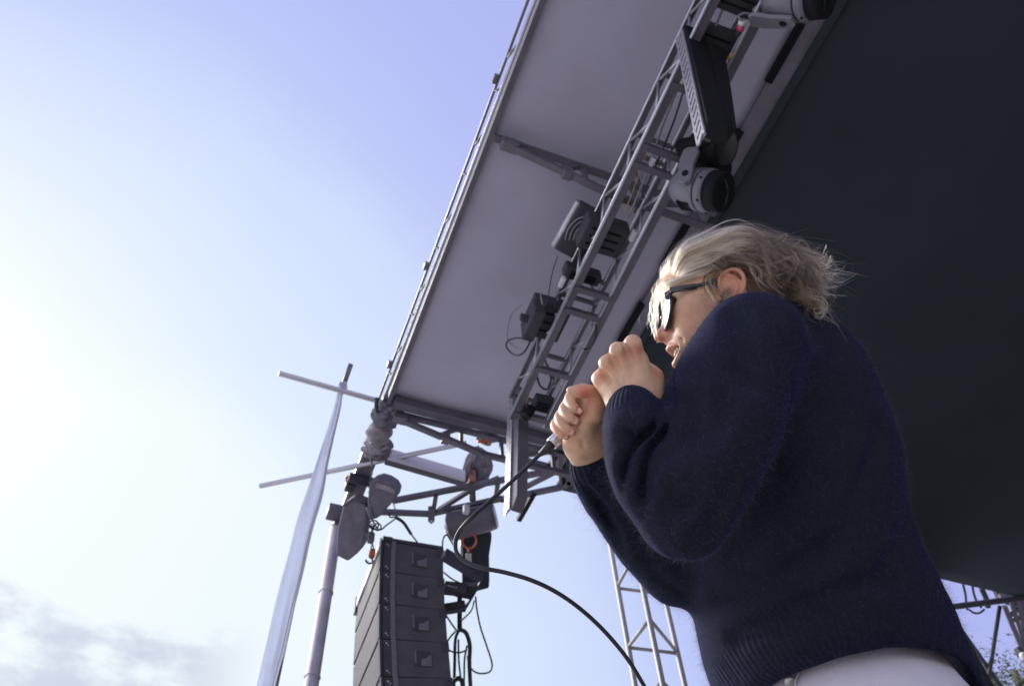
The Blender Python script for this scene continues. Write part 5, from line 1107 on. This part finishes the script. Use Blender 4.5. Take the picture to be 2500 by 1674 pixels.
# ------------------------------------------------------------------ hair
hr = random.Random(3)
def skull(f, u, l):   # push a direction from the skull centre on to the skull surface
    c = np.array((-.004, .048, 0)); d = np.array((f, u, l)) - c; r = np.array((.100, .087, .075)); return c + d / np.sqrt(((d / r) ** 2).sum())
G = []     # guides in head coordinates: (points, tone, spread, number, clump)
def guide(pts, tone, spread, n, w=1.0): G.append((np.array(pts, float), tone, spread, n, w))
# crown: front hairline swept up and back over the top, ends flying off behind
for i in range(30):
    l = -.055 + .110 * i / 29
    k = abs(l) / .055
    lift = .026 * (1 - .5 * k)
    r0 = skull(.090 - .020 * k, .080 - .010 * k, l * .9)
    back = -.142 - .026 * hr.random(); ub = .080 - .045 * hr.random() - .02 * k
    pts = [r0, r0 + (.004, .014, 0), (.045, .128 + .004 * hr.random() + lift * .25 - .016 * k, l * 1.05), (-.01, .141 + lift * .45 - .024 * k + .004 * hr.random(), l * 1.15), (-.065, .126 + lift * .4 - .026 * k, l * 1.18), (-.112, .098 - .02 * k + .008 * hr.random(), l * 1.1 + hr.gauss(0, .006)), (back, ub, l * .9 + hr.gauss(0, .012)), (back - .018, ub + hr.uniform(-.012, .014), l * .8 + hr.gauss(0, .016))]
    guide(pts, ((1.1, .8, 1.15, .45, 1.0)[i % 5] if k < .75 else (.8, .15, .5, .05, .3)[i % 5]) - .1 * hr.random(), .0085, 230)  # sky highlight painted into bright crown tones, shadow band into the sides
# second crown layer rooted further back
for i in range(26):
    l = -.066 + .132 * i / 25; k = abs(l) / .066
    r0 = skull(.02 - .05 * hr.random(), .14, l)
    pts = [r0, r0 + (-.01, .012, 0), (-.055, .128 - .022 * k + .008 * hr.random(), l * 1.15), (-.100, .100 - .03 * k, l * 1.15), (-.132 - .02 * hr.random(), .062 - .02 * k + .02 * hr.random(), l * .95 + hr.gauss(0, .01)), (-.165 - .02 * hr.random(), .045 + hr.uniform(-.03, .02), l * .8 + hr.gauss(0, .014))]
    guide(pts, (.05 + .80 * hr.random() ** 3) * (.12 if abs(l) > .036 else .8), .011, 150)  # outer guides darkened for the same painted shadow band
# near side: long pale locks from the temple over the top of the ear
for i in range(16):
    t = i / 15
    r0 = skull(.088 - .006 * t, .072 - .034 * t, .040 + .018 * t)
    u1 = .098 - .048 * t
    pts = [r0, r0 + (-.004, .004, .008), (.055, u1, .072), (.020, u1 + .006 - .004 * t, .083), (-.020, u1 + .010 + .008 * hr.random(), .090), (-.048, u1 + .004 + .01 * hr.random(), .090), (-.072 - .02 * hr.random(), u1 - .014 + hr.gauss(0, .010), .082)]
    if i % 4 == 3: pts = pts[:6]
    guide(pts, .30 + .70 * (hr.random() if i % 3 else 1), .0055, 125)
# under layer, dark roots and painted shadow band in one tone, round and behind the ear
for i in range(58):
    a = hr.random(); r0 = skull(.035 - .135 * a, .095 - .08 * hr.random(), .066 - .01 * a)
    p1 = r0 + (-.012, .004, .012)
    pts = [r0, p1, p1 + (-.022, -.012 + hr.gauss(0, .008), .006), p1 + (-.040 + hr.gauss(0, .010), -.034 + hr.gauss(0, .012), .004 + hr.gauss(0, .005)), p1 + (-.048 + hr.gauss(0, .014), -.058 + hr.gauss(0, .014), hr.gauss(0, .007))]
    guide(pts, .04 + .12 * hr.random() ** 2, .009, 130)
# curled pale locks hanging behind the ear
for f0, u0, tn in ((-.030, .052, .8), (-.036, .040, .6), (-.045, .060, .85), (-.058, .046, .7), (-.070, .055, .8), (-.083, .040, .7), (-.026, .030, .5), (-.095, .055, .9)):
    r0 = skull(f0, u0, .075) + (0, 0, .010)
    pts = [r0 + (.02, .022, .0), r0 + (0, .006, .006), r0 + (-.006, -.018, .010), r0 + (-.002 + hr.gauss(0, .004), -.040, .011), r0 + (-.012, -.058, .008), r0 + (-.020, -.066, .010)]
    guide(pts, tn, .0028, 60)
# sideburn wisps in front of the ear
for f0, u0, tn in ((.014, .022, .06), (.018, .016, .1), (.010, .012, .15), (.024, .030, .12), (.006, .016, .05), (.030, .030, .7), (.026, .026, .3), (.020, .030, .5), (.012, .030, .2), (.036, .026, .35), (.016, .026, .1), (.008, .020, .1), (.022, .020, .08)):
    r0 = np.array((f0, u0, .0755)); pts = [r0 + (-.012, .022, -.001), r0, r0 + (.004 + hr.gauss(0, .002), -.018, .003), r0 + (-.002, -.034, .003), r0 + (-.008, -.046 - .01 * hr.random(), .001)]
    guide(pts, tn, .0030, 55)
# nape: ragged curls over the collar
for i in range(30):
    a = i / 29; l = -.05 + .10 * hr.random(); r0 = skull(-.09, .02 - .06 * hr.random(), l)
    pts = [r0, r0 + (-.018, .004, 0), (-.125 + hr.gauss(0, .010), .012 + hr.gauss(0, .016), l * 1.05), (-.138 + hr.gauss(0, .012), -.014 + hr.gauss(0, .014), l + hr.gauss(0, .012)), (-.136 + hr.gauss(0, .014), -.034 + hr.gauss(0, .012), l + hr.gauss(0, .014)), (-.150 + hr.gauss(0, .014), -.046 + hr.gauss(0, .012), l + hr.gauss(0, .014))]
    guide(pts, .10 + .6 * hr.random() ** 2, .009, 75)
# fringe blown forward over forehead, lenses and nose
for i in range(22):
    l = -.030 + .078 * i / 21 + hr.gauss(0, .004)
    r0 = skull(.088, .078, l)
    pts = [r0, r0 + (.010, .002, 0), (.111 + hr.gauss(0, .002), .052, l * 1.05), (.119 + hr.gauss(0, .003), .026, l * 1.0), (.124 + hr.gauss(0, .003), .002, l * .85), (.1235 + hr.gauss(0, .003), -.020 - .012 * hr.random(), l * .62), (.122 + hr.gauss(0, .004), -.034 - .02 * hr.random(), l * .45)]
    guide(pts[: (5 if i % 3 == 0 else 6 if i % 2 else 7)], .48 + .2 * hr.random(), .0034, 7)
# long wisps blown off the back of the head
for i in range(26):
    l = hr.uniform(-.04, .05); u0 = hr.uniform(.03, .125); x0 = -.185 - .055 * hr.random(); cu = hr.uniform(-.012, .022)
    pts = [(-.03, .128 - .3 * max(0, .11 - u0), l), (-.085, u0 * .9 + .022, l * 1.1), (-.125, u0 * .8 + .010, l), (-.160, u0 * .62, l + hr.gauss(0, .006)), ((x0 - .160) / 2, u0 * .50 - .006, l + hr.gauss(0, .008)), (x0, u0 * .42 + cu, l + hr.gauss(0, .010))]
    guide(pts, .95, .0024, 18)
for i in range(9):
    l = hr.uniform(-.01, .045); r0 = (-.105, -.005, l); e = hr.uniform(-.02, .02)
    pts = [r0, (-.128, -.012, l), (-.148, -.022 + e * .3, l), (-.152, -.040, l), (-.140, -.048, l + .004), (-.136, -.038, l + .008), (-.150, -.040 - .01 * hr.random(), l + .01), (-.172, -.070 + e, l)]
    guide(pts[: 5 + i % 4], .95, .0032, 30)
# forehead side locks curving to the temple
for i in range(10):
    u0 = .070 - .020 * i / 9; r0 = skull(.090, u0, .028 + .018 * i / 9); pts = [r0, r0 + (.008, -.004, .006), (.100 - .001 * i, .050 - .001 * i, .050), (.082, .040, .066), (.055, .040, .076), (.028, .044 - .001 * i, .082), (.004, .046, .086)]
    guide(pts, .5 + .5 * hr.random(), .0034, 60)
curves, tones = [], []
NP = 13
ts = np.linspace(0, 1, NP)
def resample(P, n=NP):
    q = np.array([list(v) for v in bez([Vector(p) for p in P], 6)]); d = np.r_[0, np.cumsum(np.linalg.norm(np.diff(q, axis=0), axis=1))]; return np.stack([np.interp(np.linspace(0, d[-1], n), d, q[:, j]) for j in range(3)], 1)
for gp, tone, spread, n, w in G:
    B = resample(gp); ncl = max(2, n // 14); offs = nrnd.normal(scale=spread * 1.15, size=(ncl, 3)); phs = nrnd.uniform(0, 6.28, (ncl, 2)); tcl = nrnd.normal(scale=.24, size=ncl); frq = nrnd.uniform(3, 9, ncl); amp = nrnd.uniform(.001, .0045, ncl) * min(1, spread / .006); lcl = nrnd.uniform(.58, 1.10, ncl)
    for _ in range(n):
        c = nrnd.randint(ncl); own = nrnd.normal(scale=spread * .34, size=3)
        o_ = offs[c] * (.35 + .65 * ts)[:, None] + own * (1 - .90 * ts[:, None]); o_[0] *= .5
        wob = (amp[c] * ts ** 1.5)[:, None] * np.stack([.5 * np.sin(ts * frq[c] + phs[c, 0]), np.sin(ts * frq[c] + phs[c, 0]), np.cos(ts * frq[c] * .9 + phs[c, 1])], 1)
        L_ = np.clip(nrnd.normal(.93, .09) * lcl[c], .45, 1.08); q = B + o_ + wob + nrnd.normal(scale=.0005, size=(NP, 3)) * ts[:, None]
        if L_ < 1: q = np.stack([np.interp(ts * L_, ts, q[:, j]) for j in range(3)], 1)
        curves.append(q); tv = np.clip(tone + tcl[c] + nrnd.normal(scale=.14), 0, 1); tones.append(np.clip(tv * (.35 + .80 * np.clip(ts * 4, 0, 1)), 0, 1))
# keep the hair outside the skull
for i, q in enumerate(curves):
    c = np.array((-.004, .048, 0)); d = q - c; s = np.sqrt(((d / np.array((.1005, .0875, .0755))) ** 2).sum(1)); s = np.maximum(s, 1e-3); f_ = np.where(s < 1.01, 1.01 / s, 1)[:, None]; f_[q[:, 1] < -.02] = 1
    curves[i] = hw(c + d * f_)
# leave the ear free, and thin the hair over the jaw and cheek
kc, kt = [], []
for q, tt in zip(curves, tones):
    v = (q - HO) / HS; f_, u_, l_ = v @ Fh, v @ Uh, v @ Lh
    inear = (((f_ + .011 + .28 * u_) / .027) ** 2 + ((u_ + .002) / .040) ** 2 < 1) & (l_ > .062)
    if inear.any():
        k_ = int(np.argmax(inear))
        if nrnd.random() < .035: pass
        elif k_ >= 5 and nrnd.random() < .5: q = np.stack([np.interp(ts * (k_ - 1) / (NP - 1), ts, q[:, j]) for j in range(3)], 1)
        else: continue
    kc.append(q); kt.append(tt)
curves, tones = kc, kt
# flyaway single hairs
for _ in range(420):
    q = curves[nrnd.randint(len(curves))].copy(); e = nrnd.normal(scale=.016, size=3); curves.append(q + e * (ts ** 2)[:, None] + nrnd.normal(scale=.010, size=3) * np.sin(ts * 5 + nrnd.uniform(0, 6))[:, None] * ts[:, None]); tones.append(np.full(NP, .8))
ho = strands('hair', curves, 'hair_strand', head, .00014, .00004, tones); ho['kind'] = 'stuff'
# ------------------------------------------------------------------ microphone and its cable
mc = thing('microphone', Vector(ma_), 'handheld microphone with silver cable end, held in the singer\'s fists', 'microphone')
A0, B0_ = Vector(ma_), Vector(mb_); dm = Vector(mdir)
MB().lathe(A0 + dm * .018, dm, [(0, .0118), (.03, .0125), (.09, .015), (.128, .0185)], 24).build('handle', 'mic_body', mc)
MB().lathe(A0 + dm * .083, dm, [(0, .0152), (.002, .0160), (.016, .0162), (.018, .0154)], 24).build('ring', 'mic_metal', mc)
MB().lathe(A0 + dm * .145, dm, [(0, .019), (.008, .024), (.018, .0255), (.032, .0240), (.046, .0180), (.054, .008)], 24).build('grille_head', 'mic_metal', mc)
MB().lathe(A0 - dm * .006, dm, [(0, .0088), (.001, .0096), (.024, .0098), (.026, .0090)], 22).build('connector', 'mic_metal', mc)
P_ = [P3(1349, 1081, 1.243), P3(1337, 1094, 1.243), P3(1318, 1109, 1.243)]
MB().hose([Vector(p) for p in P_], [.0080, .0068, .0042], 14).build('boot', 'rubber', mc)
mcab = bez([Vector(P3(x, y, z)) for x, y, z in ((1320, 1107, 1.243), (1290, 1136, 1.235), (1240, 1183, 1.215), (1190, 1228, 1.19), (1150, 1264, 1.16), (1123, 1294, 1.17), (1112, 1322, 1.17), (1116, 1350, 1.16), (1140, 1372, 1.15), (1180, 1386, 1.14), (1230, 1396, 1.14), (1290, 1413, 1.14), (1350, 1440, 1.15), (1410, 1480, 1.16), (1470, 1534, 1.18), (1525, 1598, 1.20), (1565, 1660, 1.22), (1620, 1760, 1.26), (1680, 1880, 1.32))], 8)
tag(MB().hose(mcab, .0031, 12).build('microphone_cable', 'rubber'), 'black microphone cable dropping from the connector, bending back and arching down to the right', 'cable')
